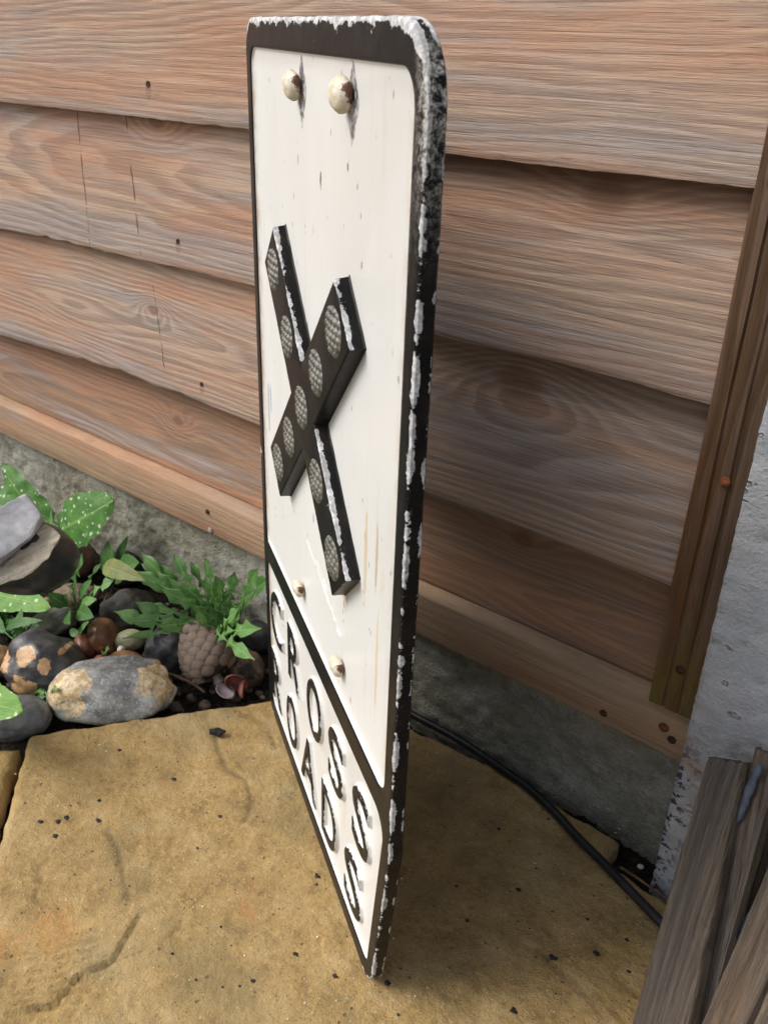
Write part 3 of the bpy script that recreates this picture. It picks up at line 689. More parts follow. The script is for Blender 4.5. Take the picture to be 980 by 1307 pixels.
for i, v in enumerate(V):
    # faces turned up and to the right shed most of their paint
    pa = (v[0] - CX + v[2] - CZ) * c45; pb = (v[2] - CZ - (v[0] - CX)) * c45
    up_f = pa > HL - .004 or (pa > HW - .004 and abs(pb) > HW + .002)
    at[i] *= 1.12 if up_f else .25
    if pb < -HL + .006 and pa > 0: at[i] += .3
    if pb > HL - .012 and pa > HW - .004: at[i] += .25
cross_m = black_chipped('chipped_black_cross_enamel', False)
cross = finish('raised_cross', V, Fc, cross_m, sign, at, 30)
# glass reflectors: shallow round lenses with a dimpled face
gn = NB('dull_ribbed_glass', .16, .8); gn.b.inputs['Coat Weight'].default_value = .6; gn.b.inputs['Coat Roughness'].default_value = .12
glass_m = gn.done(gn.mix(gn.step(gn.noise(130, 4, .7), .38, .62), (.055, .054, .044), (.17, .165, .14)), gn.bump(gn.noise(350, 3, .6), .5, .0006))
def lens_mesh():
    R_, n = .0150, 22; V = []; Fc = []; s = 2 * R_ / n; idx = {}
    K = 84; rr = 26
    for j in range(rr + 1):
        for i in range(K):
            q = R_ * (1 - j / rr); a = 2 * PI * i / K; x = q * math.cos(a); z = q * math.sin(a); t = 1 - (q / R_) ** 2
            cell = .0052; gx = x / cell; gz = z / (cell * .87); row = math.floor(gz); gx += .5 * (row % 2); fx = gx - math.floor(gx) - .5; fz = gz - row - .5
            dim = .0013 * max(0, 1 - (fx * fx + fz * fz) * 3.4) if j > 1 else 0
            V.append((x, -.0018 * t - dim + .0002, z))
    for j in range(rr):
        for i in range(K): l = (i + 1) % K; Fc.append((j * K + i, j * K + l, (j + 1) * K + l, (j + 1) * K + i))
    b = len(V)
    for i in range(K): a = 2 * PI * i / K; V.append((R_ * 1.09 * math.cos(a), .0004, R_ * 1.09 * math.sin(a)))
    for i in range(K): l = (i + 1) % K; Fc.append((b + i, b + l, l, i))
    me = mesh('reflector', V, Fc); recalc(me); return me
lm = lens_mesh()
for k in range(-2, 3):
    for sg in (1, -1):
        if k == 0 and sg < 0: continue
        dd_ = k * .0354 * (1.42 if False else 1) 
        link('reflector', lm, glass_m, cross, (CX + dd_, FY + .0002, CZ + dd_ * sg))
# bolts
bn = NB('cream_bolt_paint', .6, .5); bx_, by_, bz_ = bn.xyz()
bolt_m = bn.done(bn.mix(bn.step(add(bn, bn.noise(130, 4, .6), bn.M('MULTIPLY', bx_, 34)), .71, .78), bn.mix(bn.step(bn.noise(90, 4, .6), .4, .65), (.56, .48, .35), (.72, .68, .57)), bn.mix(bn.noise(500, 3, .6), (.035, .014, .009), (.22, .085, .04))), bn.bump(bn.noise(260, 4, .6), .8, .0012))
shank_m = plain('rust_dark_shank', (.06, .03, .022), .8, .5, 200)
def bolt(u, v, r, h, tx, tz):
    V = []; Fc = []; K = 20
    prof = [(0.35, .004), (.35, h * .30), (.9, h * .28), (1.0, h * .42), (.97, h * .6), (.82, h * .82), (.5, h * .97), (.02, h)]
    for j, (q, y) in enumerate(prof):
        for i in range(K):
            a = 2 * PI * i / K; w_ = 1 + .06 * fb((math.cos(a) * 2 + u * 99, math.sin(a) * 2, j * .4), 2)
            V.append((r * q * math.cos(a) * w_, -y, r * q * math.sin(a) * w_))
    for i in range(K): V[i] = (V[i][0], .003, V[i][2])
    for j in range(len(prof) - 1):
        for i in range(K): l = (i + 1) % K; Fc.append((j * K + i, j * K + l, (j + 1) * K + l, (j + 1) * K + i))
    me = mesh('bolt', V, Fc); recalc(me)
    o = link('bolt', me, bolt_m, sign, (u, .002, v), (tx, 0, tz)); return o
bolt(.139, .5690, .0082, .0086, .1, .25); bolt(.2345, .5700, .0086, .0088, .0, .32)
bolt(.1335, .2235, .0072, .0075, .1, .2); bolt(.2350, .2260, .0078, .0075, .05, .25)
# long scraped filler ridges in the paint under the X
def ridge(p0, p1, wd_, hgt):
    a = Vector((p0[0], 0, p0[1])); b = Vector((p1[0], 0, p1[1])); n = 26; V = []; Fc = []; dr_ = (b - a).normalized(); nr = Vector((-dr_.z, 0, dr_.x))
    for i in range(n + 1):
        t = i / n; c = a + (b - a) * t; ww = wd_ * math.sin(PI * min(1, max(.03, t))) ** .5 * (.75 + .8 * fb((t * 22, 1, wd_ * 999), 3))
        for k, q in enumerate((-1, -.5, 0, .5, 1)): p = c + nr * ww * q; V.append((p.x, .0021 - hgt * (1 - q * q) * (.3 + 1.6 * abs(fb((t * 40, q * 2, 1), 2))), p.z))
    for i in range(n):
        for k in range(4): Fc.append((i * 5 + k, i * 5 + k + 1, (i + 1) * 5 + k + 1, (i + 1) * 5 + k))
    return V, Fc
V = []; Fc = []
for a_, b_, w_, h_ in (((.147, .272), (.190, .259), .0015, .0007), ((.184, .262), (.232, .246), .0040, .0011), ((.172, .270), (.200, .263), .0011, .0005)):
    v_, f_ = ridge(a_, b_, w_, h_); bb = len(V); V += v_; Fc += [tuple(bb + i for i in q) for q in f_]
me = mesh('paint_ridge', V, Fc); recalc(me)
o = link('paint_ridge', me, plain('thick_white_paint', (.76, .74, .68), .4, .15, 120, .8), sign); o['label'] = 'thick white scraped paint ridge'
# letters
let_m = black_chipped('worn_black_letter_enamel', False, amt=-.055, rough=.36)
def letter(ch, x0, x1, z0, z1):
    cu = bpy.data.curves.new('letter', 'FONT'); cu.body = ch; cu.size = 1; cu.offset = 0.010; cu.resolution_u = 6
    ob = bpy.data.objects.new('tmp', cu); COL.objects.link(ob)
    dg = bpy.context.evaluated_depsgraph_get(); me = bpy.data.meshes.new_from_object(ob.evaluated_get(dg))
    xs = [v.co.x for v in me.vertices]; ys = [v.co.y for v in me.vertices]; ax0, ax1, ay0, ay1 = min(xs), max(xs), min(ys), max(ys)
    sx = (x1 - x0) / (ax1 - ax0); sy = (z1 - z0) / (ay1 - ay0)
    bm = bmesh.new(); bm.from_mesh(me)
    for v in bm.verts: v.co = Vector((x0 + (v.co.x - ax0) * sx, 0, z0 + (v.co.y - ay0) * sy))
    bpy.data.objects.remove(ob); bpy.data.meshes.remove(me)
    bmesh.ops.remove_doubles(bm, verts=bm.verts, dist=1e-6)
    # stroke profile: base, shoulder, rounded crown, built by offsetting the outline inwards
    edges = [e for e in bm.edges if len(e.link_faces) == 1]
    nxt = {}; 
    for e in edges:
        l = e.link_loops[0]; nxt[l.vert] = l.link_loop_next.vert
    loops = []; seen = set()
    for s_ in list(nxt):
        if s_ in seen: continue
        L = []; c = s_
        while c not in seen: seen.add(c); L.append((c.co.x, c.co.z)); c = nxt[c]
        loops.append(L)
    bm.free()
    def offs(L, d):
        out = []; n = len(L)
        for i in range(n):
            p, q, r_ = Vector(L[i - 1]), Vector(L[i]), Vector(L[(i + 1) % n]); a = (q - p).normalized(); b = (r_ - q).normalized()
            na = Vector((-a.y, a.x)); nb_ = Vector((-b.y, b.x)); m = (na + nb_); m = m.normalized() if m.length > 1e-6 else na
            k = min(1.6, 1 / max(.35, m.dot(na))); o_ = q + m * d * k; out.append((o_.x, o_.y))
        return out
    # interior lies left of CCW outer loops
    area = lambda L: sum(L[i - 1][0] * L[i][1] - L[i][0] * L[i - 1][1] for i in range(len(L)))
    big_ = max(loops, key=lambda L: abs(area(L))); sg = 1 if area(big_) > 0 else -1
    V = []; Fc = []; at = []
    loops = [resample(L, .0015) for L in loops]
    rs = []
    for L in loops:
        R_ = [(offs(L, -.0014 * sg), .0023, 2.), (offs(L, -.0007 * sg), .0014, 2.), (offs(L, -.0002 * sg), .0004, 1.9), (offs(L, -.0001 * sg), -.0001, .9), (offs(L, .0004 * sg), -.0006, .8), (offs(L, .0010 * sg), -.0008, .5)]
        ringstrip(V, Fc, R_, at); rs.append(R_[-1][0])
    cap(V, Fc, rs, -.0008, at, .5)
    at = [w_ + (.06 * sst(.12, .25, v[0]) if w_ < 1 else 0) for w_, v in zip(at, V)]
    o = finish('letter', V, Fc, let_m, sign, at, 50); o['label'] = 'raised black letter ' + ch
    return o
for ch, a_, b_ in (('C', .0235, .0655), ('R', .0885, .1265), ('O', .1510, .1925), ('S', .2125, .2490), ('S', .2710, .3065)):
    letter(ch, a_, b_, .1065, .1610)
for ch, a_, b_ in (('R', .0205, .0560), ('O', .0785, .1145), ('A', .1285, .1760), ('D', .1945, .2340), ('S', .2555, .2940)):
    letter(ch, a_, b_, .0310, .0855)

# ================================================================== cable, timbers, bits on the slab
def tube(pts, rad, k=10, sub=6, seed=0, wob=0.):
    # Catmull-Rom through pts
    P = [Vector(p) for p in pts]; C = []
    for i in range(len(P) - 1):
        p0, p1, p2, p3 = P[max(0, i - 1)], P[i], P[i + 1], P[min(len(P) - 1, i + 2)]
        for j in range(sub):
            t = j / sub; C.append(.5 * ((2 * p1) + (p2 - p0) * t + (2 * p0 - 5 * p1 + 4 * p2 - p3) * t * t + (3 * p1 - p0 - 3 * p2 + p3) * t ** 3))
    C.append(P[-1]); V = []; Fc = []; up = Vector((0, 0, 1))
    for i, c in enumerate(C):
        t = (C[min(i + 1, len(C) - 1)] - C[max(i - 1, 0)]).normalized(); s = t.cross(up)
        s = s.normalized() if s.length > 1e-3 else Vector((1, 0, 0)); n = s.cross(t)
        r = rad(i / (len(C) - 1)) if callable(rad) else rad
        for q in range(k): a = 2 * PI * q / k; V.append(c + (s * math.cos(a) + n * math.sin(a)) * r * (1 + wob * fb((c.x * 300, c.y * 300, q), 2)))
    for i in range(len(C) - 1):
        for q in range(k): l = (q + 1) % k; Fc.append((i * k + q, i * k + l, (i + 1) * k + l, (i + 1) * k + q))
    Fc.append(tuple(range(k))[::-1]); Fc.append(tuple((len(C) - 1) * k + q for q in range(k)))
    return V, Fc
cz = .0052
cpts = [Vector((-.56, .543, cz)), Vector((-.47, .546, cz))] + [G(px, py, cz) for px, py in ((528, 913), (585, 944), (640, 981), (672, 1004), (705, 1034), (735, 1067), (765, 1097), (800, 1133), (838, 1172))]
lastd = (cpts[-1] - cpts[-2]).normalized(); cpts += [cpts[-1] + lastd * .05, cpts[-1] + lastd * .11 + Vector((.01, -.03, 0))]
V, Fc = tube(cpts, .0038, 12, 8)
tag(link('cable', mesh('cable', V, Fc), plain('black_rubber', (.012, .012, .014), .42, .3, 40, .3)), 'black rubber cable curving over the slab beside the kickboard', 'cable')
V, Fc = tube([G(791, 1107, .002), G(812, 1120, .003), G(830, 1133, .003), G(850, 1148, .002)], lambda t: .0013 - .0004 * t, 6, 5, 0, .3)
tag(link('twig', mesh('twig', V, Fc), plain('brown_twig', (.16, .085, .04), .8)), 'thin brown twig lying between the cable and the pier', 'twig')

def plank(label, TL, TR, BL, BR, thick, mat, seed, rag=.0015, flakes=()):
    # TL.. corners of the front face, a weathered board split along the grain
    TL, TR, BL, BR = map(Vector, (TL, TR, BL, BR)); nr = (TR - TL).cross(BL - TL).normalized()
    if nr.y < 0: nr = -nr
    L = (BL - TL).length; zd = (TL - BL).normalized(); xd = ((TR - TL) - zd * (TR - TL).dot(zd)).normalized(); yd = zd.cross(xd)
    M = Matrix((xd, yd, zd)).transposed(); Mi = M.transposed(); o0 = BL.copy()
    t = empty('old_plank', o0, label, 'plank', 'old planks leaning at the pier'); t.rotation_euler = M.to_euler()
    nx, nz = 26, int(L / .006); V = []; Fc = []
    loc = lambda p: Mi @ (p - o0)
    ry = 1 if loc(BL + nr).y > 0 else -1
    for j in range(nz + 1):
        b = j / nz
        for i in range(nx + 1):
            a = i / nx
            p = BL.lerp(BR, a).lerp(TL.lerp(TR, a), b); q = loc(p)
            e = .0004 * fb((b * 22, seed, 9 if a < .5 else 4), 4)
            if i in (0, nx): q.x += e * 1.5
            if j == nz: q.z += rag * fb((a * 7, seed, 2), 3)
            q.y += ry * (.0004 * fb((a * 14, b * 5, seed), 3) + .0009 * fb((a * 60, b * 5, seed), 3) + (.0022 if i in (0, nx) else 0) + (.0012 if j == nz else 0))
            V.append(q)
    W = nx + 1
    for j in range(nz):
        for i in range(nx): Fc.append((j * W + i, j * W + i + 1, (j + 1) * W + i + 1, (j + 1) * W + i))
    n0 = len(V)
    bor = [j * W for j in range(nz, -1, -1)] + [i for i in range(1, nx + 1)] + [j * W + nx for j in range(1, nz + 1)] + [nz * W + i for i in range(nx - 1, 0, -1)]
    for k_ in bor: V.append(Vector(V[k_]) + Vector((0, ry * thick, 0)))
    m = len(bor)
    for k_ in range(m): l = (k_ + 1) % m; Fc.append((bor[k_], n0 + k_, n0 + l, bor[l]))
    Fc.append(tuple(n0 + k_ for k_ in range(m)))
    me = mesh('timber', V, Fc); recalc(me); me.set_sharp_from_angle(angle=math.radians(45))
    link('timber', me, mat, t)
    for (pts) in flakes:                                       # peeling slate-blue paint skins
        pp = [loc(p) for p in pts]; n = 14; V = []; Fc = []
        for i in range(n + 1):
            s_ = i / n; ww = min(1, .45 + s_ * 9) * min(1, .35 + (1 - s_) * 5) * (.85 + .55 * fb((s_ * 16, seed, 3), 3)); c = pp[0].lerp(pp[1], s_)
            for k_, qq in enumerate((-1, 0, 1)): V.append(c + Vector((qq * ww * .5 * pp_w, -ry * (.0012 + .0006 * fb((s_ * 6, qq, seed), 2)), 0)))
        for i in range(n):
            for k_ in range(2): Fc.append((i * 3 + k_, i * 3 + k_ + 1, (i + 1) * 3 + k_ + 1, (i + 1) * 3 + k_))
        b0 = len(V); V += [v + Vector((0, ry * .0008, 0)) for v in V[:]]; Fc += [tuple(b0 + q for q in f[::-1]) for f in Fc[:]]
        for i in range(n):
            for k_ in (0, 2): Fc.append((i * 3 + k_, (i + 1) * 3 + k_, b0 + (i + 1) * 3 + k_, b0 + i * 3 + k_))
        me = mesh('paint_flake', V, Fc); recalc(me); fo = link('paint_flake', me, blue_m, t); fo['label'] = 'peeling slate blue paint skin'
    return t
blue_m = plain('slate_blue_paint_skin', (.06, .075, .105), .5, .35, 160, .8)
pp_w = .0062
old = [wood('old_split_timber', 11 + k, .0, .01, .02, tan=(.165, .13, .098), grey=(.12, .106, .095), org=(.175, .11, .068), axis='z', gcov=.6, ocov=.4, period=.0042, ringd=.5, blue=(.10, .095, .095), bumpd=.0028, fc=1.9, rc=(.06, .048, .038)) for k in range(4)]
def cc(x, y): return (780 + x / 3.21, 900 + y / 3.21)
def pq(q, y): return Y(*cc(*q), y)
def ext(T, B):                                                # carry an edge on down to the ground
    d = B - T; return T + d * ((T.z - .001) / -d.z) if d.z < -1e-4 else B
def quad(TL, TR, BL, BR, yt, yb_):
    a, b, c, d = pq(TL, yt), pq(TR, yt), pq(BL, yb_), pq(BR, yb_); return a, b, ext(a, c), ext(b, d)
q = quad((390, 212), (545, 243), (80, 1307), (322, 1300), .485, .385)
plank('split grey brown plank leaning at the pier, leftmost and widest with a clean flat top', *q, .016, old[0], 1)
q = quad((582, 180), (700, 215), (318, 1307), (392, 1307), .497, .397)
plank('narrow wedge shaped plank between two others, slate blue paint along its left edge', *q, .014, old[1], 2, .004,
      flakes=[(pq((608, 240), .488), pq((512, 485), .468)), (pq((480, 548), .461), pq((448, 640), .453))])
q = quad((690, 330), (860, 360), (395, 1307), (500, 1307), .508, .415)
plank('dark plank set back in the gap between the wedge shaped plank and the thick one', *q, .010, old[3], 6, .004, flakes=[(pq((618, 790), .452), pq((520, 960), .438))])
q = quad((790, 300), (1010, 330), (365, 1307), (560, 1307), .478, .378)
plank('thick dark plank tilted right across the frame corner with blue paint flakes', *q, .018, old[2], 3, .004, flakes=[(pq((640, 770), .434), pq((560, 945), .416))])
q = quad((1040, 300), (1220, 330), (575, 1307), (760, 1307), .455, .36)
plank('dark weathered plank just showing in the bottom right corner of the frame', *q, .018, old[3], 4, .004)

# ---- grit and the larger black crumb
def blob(r, sub=2, seed=0, amp=.25, sc=(1, 1, 1), freq=1.5):
    bm = bmesh.new(); bmesh.ops.create_icosphere(bm, subdivisions=sub, radius=1)
    for v in bm.verts:
        n_ = v.co.normalized(); k = 1 + amp * fb(n_ * freq + Vector((seed, seed * 2, 0)), 3); v.co = Vector((n_.x * sc[0], n_.y * sc[1], n_.z * sc[2])) * k * r
    V = [v.co.copy() for v in bm.verts]; Fc = [tuple(v.index for v in f.verts) for f in bm.faces]; bm.free(); return V, Fc
black_m = plain('black_crumb', (.012, .010, .009), .8, .5, 200)
V, Fc = blob(.006, 3, 4, .5, (1.25, .7, .55)); tag(link('soil_crumb', mesh('soil_crumb', V, Fc), black_m, None, G(278, 934, .003), (0, 0, .5)), 'black soil crumb alone on the slab near the back edge', 'soil crumb')
V = []; Fc = []
rg = random.Random(5)
spots = [(153, 957), (222, 992), (85, 1042), (74, 1048), (126, 1046), (70, 1066), (252, 1081), (127, 1021), (52, 1048), (281, 1041), (405, 1118), (404, 1128), (377, 1217), (220, 1216), (323, 1251), (428, 1246), (583, 1130), (596, 1174), (636, 1058), (705, 1220), (761, 1216), (802, 1240), (655, 1290), (800, 1198), (662, 1135), (750, 1172), (710, 1221), (494, 1255)]
for i in range(95):
    if i < len(spots): px, py = spots[i]; r = rg.uniform(.0014, .0028)
    else: px = rg.uniform(-10, 830); py = rg.uniform(930, 1320); r = rg.choice((.0004, .0005, .0007, .001)) 
    p = G(px, py)
    dl_ = (p.x - P1.x) * dl.x + (p.y - P1.y) * dl.y
    b_, f_ = blob(r * (.8 if i < len(spots) else 1), 2, i, .8, (1.25, .9, .22)); n0 = len(V); V += [v + Vector((p.x, p.y, slab_z(p.x, p.y) + .0001)) for v in b_]; Fc += [tuple(n0 + q for q in f) for f in f_]
tag(link('slab_grit', mesh('slab_grit', V, Fc), plain('dark_grit', (.022, .018, .015), .8, .5, 200)), kind='stuff')
V = []; Fc = []
for i in range(70):
    px = rg.uniform(20, 830); py = rg.uniform(950, 1310); r = rg.choice((.0005, .0007, .0009)); p = G(px, py)
    b_, f_ = blob(r, 1, i, .4, (1.1, .9, .6)); n0 = len(V); V += [v + Vector((p.x, p.y, slab_z(p.x, p.y) + r * .3)) for v in b_]; Fc += [tuple(n0 + q for q in f) for f in f_]
tag(link('pale_grit', mesh('pale_grit', V, Fc), plain('pale_grit_stone', (.6, .55, .45), .8)), kind='stuff')
V = []; Fc = []
for i in range(1500):
    if i < 1000: x = rg.uniform(-.95, -.44); y = rg.uniform(.26, .55)
    else: x = rg.uniform(-.35, -.11); y = rg.uniform(.535, .556)
    r = rg.uniform(.001, .0034) * (1 if i < 1000 else .5); b_, f_ = blob(r, 1, i, .5, (1.2, .9, .8)); n0 = len(V); zz = bed_z(x, y)
    V += [v + Vector((x, y, zz + r * .4)) for v in b_]; Fc += [tuple(n0 + q for q in f) for f in f_]
tag(link('soil_crumbs', mesh('soil_crumbs', V, Fc), soil_m), kind='stuff')
V, Fc = blob(.0026, 2, 8, .4, (1.1, .9, .7)); tag(link('pebble', mesh('pebble', V, Fc), plain('chalky', (.55, .52, .45), .7), None, G(817, 1106, -.006)), 'tiny pale pebble in the gap below the kickboard beside the pier', 'pebble')

# ================================================================== stones in the bed
def stone(name, label, cat, x0, x1, y0, y1, mat, seed, zc=.0, tilt=0., amp=.16, depth=1.0, sq=.0, freq=1.1, zr=None):
    # x0..y1: how the stone shows in the photo; zc: height of its centre
    cx, cy = (x0 + x1) / 2, (y0 + y1) / 2; P = G(cx, cy, zc); s = scale_at(P); rx = (x1 - x0) / 2 * s; ry = (y1 - y0) / 2 * s
    V, Fc = blob(1, 5 if x1 - x0 > 60 else 4, seed, amp, (1, 1, 1), freq); out = []
    for v in V:
        k = 1
        if sq: m = max(abs(v.x), abs(v.y), abs(v.z)); k = (1 - sq) + sq * v.length / max(m, .001) * .82
        out.append(Vector((v.x * rx, v.y * ry * depth, v.z * ry)) * k)
    me = mesh(name, out, Fc)
    right = RM.col[0].copy(); up_ = -RM.col[1]; fw = right.cross(up_) * -1
    right2 = right * math.cos(tilt) + up_ * math.sin(tilt); up2 = up_ * math.cos(tilt) - right * math.sin(tilt)
    M = Matrix((right2, fw, up2)).transposed()
    o = link(name, me, mat, None, P); o.rotation_euler = M.to_euler()
    return tag(o, label, cat)
dfl = (.05, .052, .058)
stone('cobble', 'large speckled grey cobble with orange crust at both ends, at the slab edge', 'stone', 60, 228, 838, 926,
      stone_mat('speckled_grey_flint', (.36, .365, .35), (.16, .165, .17), (.44, .28, .12), .62, (.52, .52, .48), .55, 26, 3, .5, (.66, .54, .36), zones=((-.040, .006, .020), (-.022, .016, .012), (.056, .008, .020), (.066, -.008, .012))), 3, .006, .10, .16, .9, .25)
stone('cobble', 'round black flint with tan patches behind the speckled cobble', 'stone', 6, 108, 805, 896,
      stone_mat('black_flint_tan', (.085, .085, .09), (.03, .03, .034), (.42, .26, .14), .55, None, .38, 24, 8, .35, zones=((-.012, .013, .008), (-.005, .017, .007), (.013, .007, .007), (-.034, .004, .009), (-.013, -.022, .013), (-.002, -.018, .008), (.024, .022, .004))), 9, .004, -.1, .14, 1.0, .1)
stone('cobble', 'smooth dark grey cobble in the lower left corner of the bed', 'stone', -22, 66, 888, 946,
      stone_mat('smooth_grey', (.20, .20, .205), (.12, .12, .125), (.22, .16, .13), .3, None, .42, 20, 2, .3), 5, -.004, .2, .12, 1.0)
stone('cobble', 'ochre stone cut by the left edge of the frame beside the black flint', 'stone', -26, 16, 824, 866, stone_mat('ochre', (.34, .22, .10), (.2, .12, .06), None, .5, None, .6, 30, 4), 12, -.004)
stone('pebble', 'upright glossy brown pebble standing behind the speckled cobble', 'stone', 112, 153, 788, 838, stone_mat('brown_pebble', (.26, .125, .055), (.13, .06, .03), (.34, .18, .09), .35, None, .35, 50, 5, .2), 6, .0, .1, .08)
stone('pebble', 'small red brown pebble left of the upright brown one', 'stone', 97, 122, 808, 843, stone_mat('red_pebble', (.25, .085, .04), (.13, .045, .025), None, .5, None, .42, 30, 7), 14, -.003, .5, .1)
stone('pebble', 'pale greenish cream oval pebble under the dandelion leaves', 'stone', 146, 187, 803, 832, stone_mat('cream_pebble', (.40, .40, .25), (.27, .27, .16), None, .5, (.5, .5, .36), .5, 30, 9), 15, -.002, .08, .07)
stone('pebble', 'flat bright orange pebble behind the speckled cobble', 'stone', 138, 184, 830, 856, stone_mat('orange_pebble', (.44, .19, .05), (.27, .10, .03), None, .5, None, .4, 30, 10), 16, -.003, -.05, .08)
stone('pebble', 'tiny red pebble peeping out above the speckled cobble', 'stone', 118, 141, 836, 852, stone_mat('brick_red', (.36, .09, .05), (.2, .05, .03), None, .5, None, .5, 30, 10), 17, -.004, 0, .1)
stone('pebble', 'tiny white pebble above the orange one', 'stone', 150, 160, 824, 834, plain('white_quartz', (.62, .62, .6), .5), 18, .0, 0, .1)
stone('cobble', 'dark flint with rusty left side touching the pine cone', 'stone', 183, 252, 797, 866, stone_mat('dark_flint_rust', (.075, .075, .08), (.035, .033, .035), (.26, .13, .06), .45, None, .42, 20, 11, .3), 20, -.004, -.35, .14, 1.0, .15)
stone('cobble', 'matt dark grey stone half under the leaves behind the pebbles', 'stone', 128, 200, 752, 812, stone_mat('matt_grey', (.10, .088, .08), (.055, .05, .046), None, .5, None, .7, 20, 12), 21, -.004, .35, .15, 1.0, .2)
stone('cobble', 'brown stone with black blotch right of the pine cone', 'stone', 292, 338, 826, 882, stone_mat('brown_black', (.24, .145, .09), (.10, .065, .045), (.03, .025, .022), .35, None, .6, 30, 13), 22, -.008, .2, .15)
stone('cobble', 'dark stone beside the left edge of the sign', 'stone', 300, 352, 792, 836, stone_mat('dark_rock', (.06, .055, .05), (.03, .027, .025), None, .5, None, .6, 30, 14), 23, -.008, .1, .15)  # a dark rock, the tone is the stone's own colour
stone('cobble', 'pinkish stone behind the split rock', 'stone', 80, 118, 684, 738, stone_mat('pinkish', (.30, .16, .12), (.17, .10, .08), None, .5, None, .6, 30, 15), 24, .006, .2, .12)
stone('cobble', 'dull brown stone between the split rock and the small weed', 'stone', 66, 128, 744, 782, stone_mat('dull_brown', (.20, .135, .085), (.11, .075, .05), None, .5, None, .7, 30, 16), 25, -.006, .1, .15)
stone('cobble', 'flat grey green stone below the spotted leaf', 'stone', 40, 102, 776, 812, stone_mat('grey_green', (.155, .16, .125), (.09, .09, .07), None, .5, None, .7, 30, 17), 26, -.008, .25, .15, 1., .2)
stone('cobble', 'dark round stone under the yellowing leaf by the kickboard', 'stone', 138, 182, 702, 748, stone_mat('dark_round', (.06, .06, .058), (.03, .03, .03), None, .5, None, .5, 30, 18), 27, .0, .1, .1)
V = []; Fc = []
for i in range(170):                                          # small gravel between the stones
    px = rg.uniform(-10, 340); py = rg.uniform(760, 905); p = G(px, py, -.014)
    if p.y > .54 or (p - P1).cross(dirb).z > -.012: continue
    r = rg.uniform(.003, .0075); b_, f_ = blob(r, 2, i, .25, (1.2, .9, .7)); n0 = len(V); zz = bed_z(p.x, p.y)
    V += [v + Vector((p.x, p.y, zz + r * .2)) for v in b_]; Fc += [tuple(n0 + q for q in f) for f in f_]
tag(link('bed_gravel', mesh('bed_gravel', V, Fc), stone_mat('mixed_gravel', (.15, .11, .08), (.05, .042, .036), (.24, .15, .09), .5, None, .6, 16, 30)), kind='stuff')

# split rock at the left: black rounded underside, banded broken face, pale slab on top
rock = empty('split_rock', D(40, 720, .93), 'large split rock, black rounded below with a pale grey slab on its banded broken face', 'rock')
right = RM.col[0].copy(); up_ = -RM.col[1]; fw = RM.col[2].copy()
def rp(px, py, d): return D(px, py, d) - rock.location
def hull_solid(name, ring, mat, parent, amp=.003, seed=0, sub=2, bev=.003):
    bm = bmesh.new(); vs = [bm.verts.new(p) for p in ring]; bmesh.ops.convex_hull(bm, input=vs)
    bmesh.ops.delete(bm, geom=[v for v in bm.verts if not v.link_faces], context='VERTS')
    bmesh.ops.dissolve_limit(bm, angle_limit=.02, verts=bm.verts, edges=bm.edges)
    if bev: bmesh.ops.bevel(bm, geom=list(bm.edges), offset=bev, segments=2, affect='EDGES', profile=.6)
    bmesh.ops.triangulate(bm, faces=bm.faces)
    for _ in range(7):
        big = [e for e in bm.edges if e.calc_length() > .0045]
        if not big: break
        bmesh.ops.subdivide_edges(bm, edges=big, cuts=1); bmesh.ops.triangulate(bm, faces=[f for f in bm.faces if len(f.verts) > 3])
    bm.normal_update()
    for v in bm.verts: v.co += v.normal * amp * (fb(v.co * 35 + Vector((seed, 0, 0)), 4) + .4 * fb(v.co * 150, 3))
    me = bpy.data.meshes.new(name); bm.to_mesh(me); bm.free(); me.polygons.foreach_set('use_smooth', [True] * len(me.polygons)); me.set_sharp_from_angle(angle=math.radians(55))
    return link(name, me, mat, parent)
# pale slab (parallelogram face + thickness)
sl_m = stone_mat('pale_grey_slate', (.34, .35, .37), (.25, .26, .29), (.44, .45, .46), .4, None, .5, 16, 40, .35, None, 30)
A_ = [(-40, 668, .88), (-30, 722, .85), (10, 702, .865), (46, 676, .885), (58, 657, .90), (34, 630, .93), (0, 650, .93), (-40, 660, .93)]
ring = [rp(*q) for q in A_] + [rp(a, b + 9, c + .004) for a, b, c in A_] 
hull_solid('rock_slab', [rp(-45, 668, .90), rp(-45, 735, .855), rp(-6, 717, .86), rp(20, 700, .868), rp(42, 684, .88), rp(54, 657, .898), rp(34, 631, .925), rp(-45, 672, .93),
                         rp(-45, 742, .865), rp(-4, 724, .868), rp(40, 690, .888), rp(57, 664, .905), rp(38, 634, .945), rp(-45, 672, .95)], sl_m, rock, .0012, 3, 2, .0015)
bandn = NB('banded_broken_rock', .75, .3)
_, _, bz0 = bandn.xyz()
bdir = (up_ * .86 - right * .5).normalized()
bd = bandn.t.nodes.new('ShaderNodeVectorMath'); bd.operation = 'DOT_PRODUCT'; bandn.set(bd.inputs[0], bandn.obj); bd.inputs[1].default_value = bdir
bv = bandn.M('ADD', bd.outputs['Value'], bandn.M('MULTIPLY', bandn.noise(50, 4, .6), .006))
band = bandn.noise(1, 3, .7, bandn.comb(bandn.M('MULTIPLY', bv, 330), 0., 0.))
bc = bandn.ramp(band, [(.30, (.07, .065, .05)), (.40, (.62, .57, .45)), (.55, (.40, .37, .30)), (.66, (.70, .62, .46))])
bc = bandn.mix(bandn.step(bandn.noise(45, 4, .6), .5, .7, 0, .5), bc, (.36, .22, .11))
band_m = bandn.done(bc, bandn.bump(add(bandn, band, bandn.noise(200, 3, .6)), .9, .002))
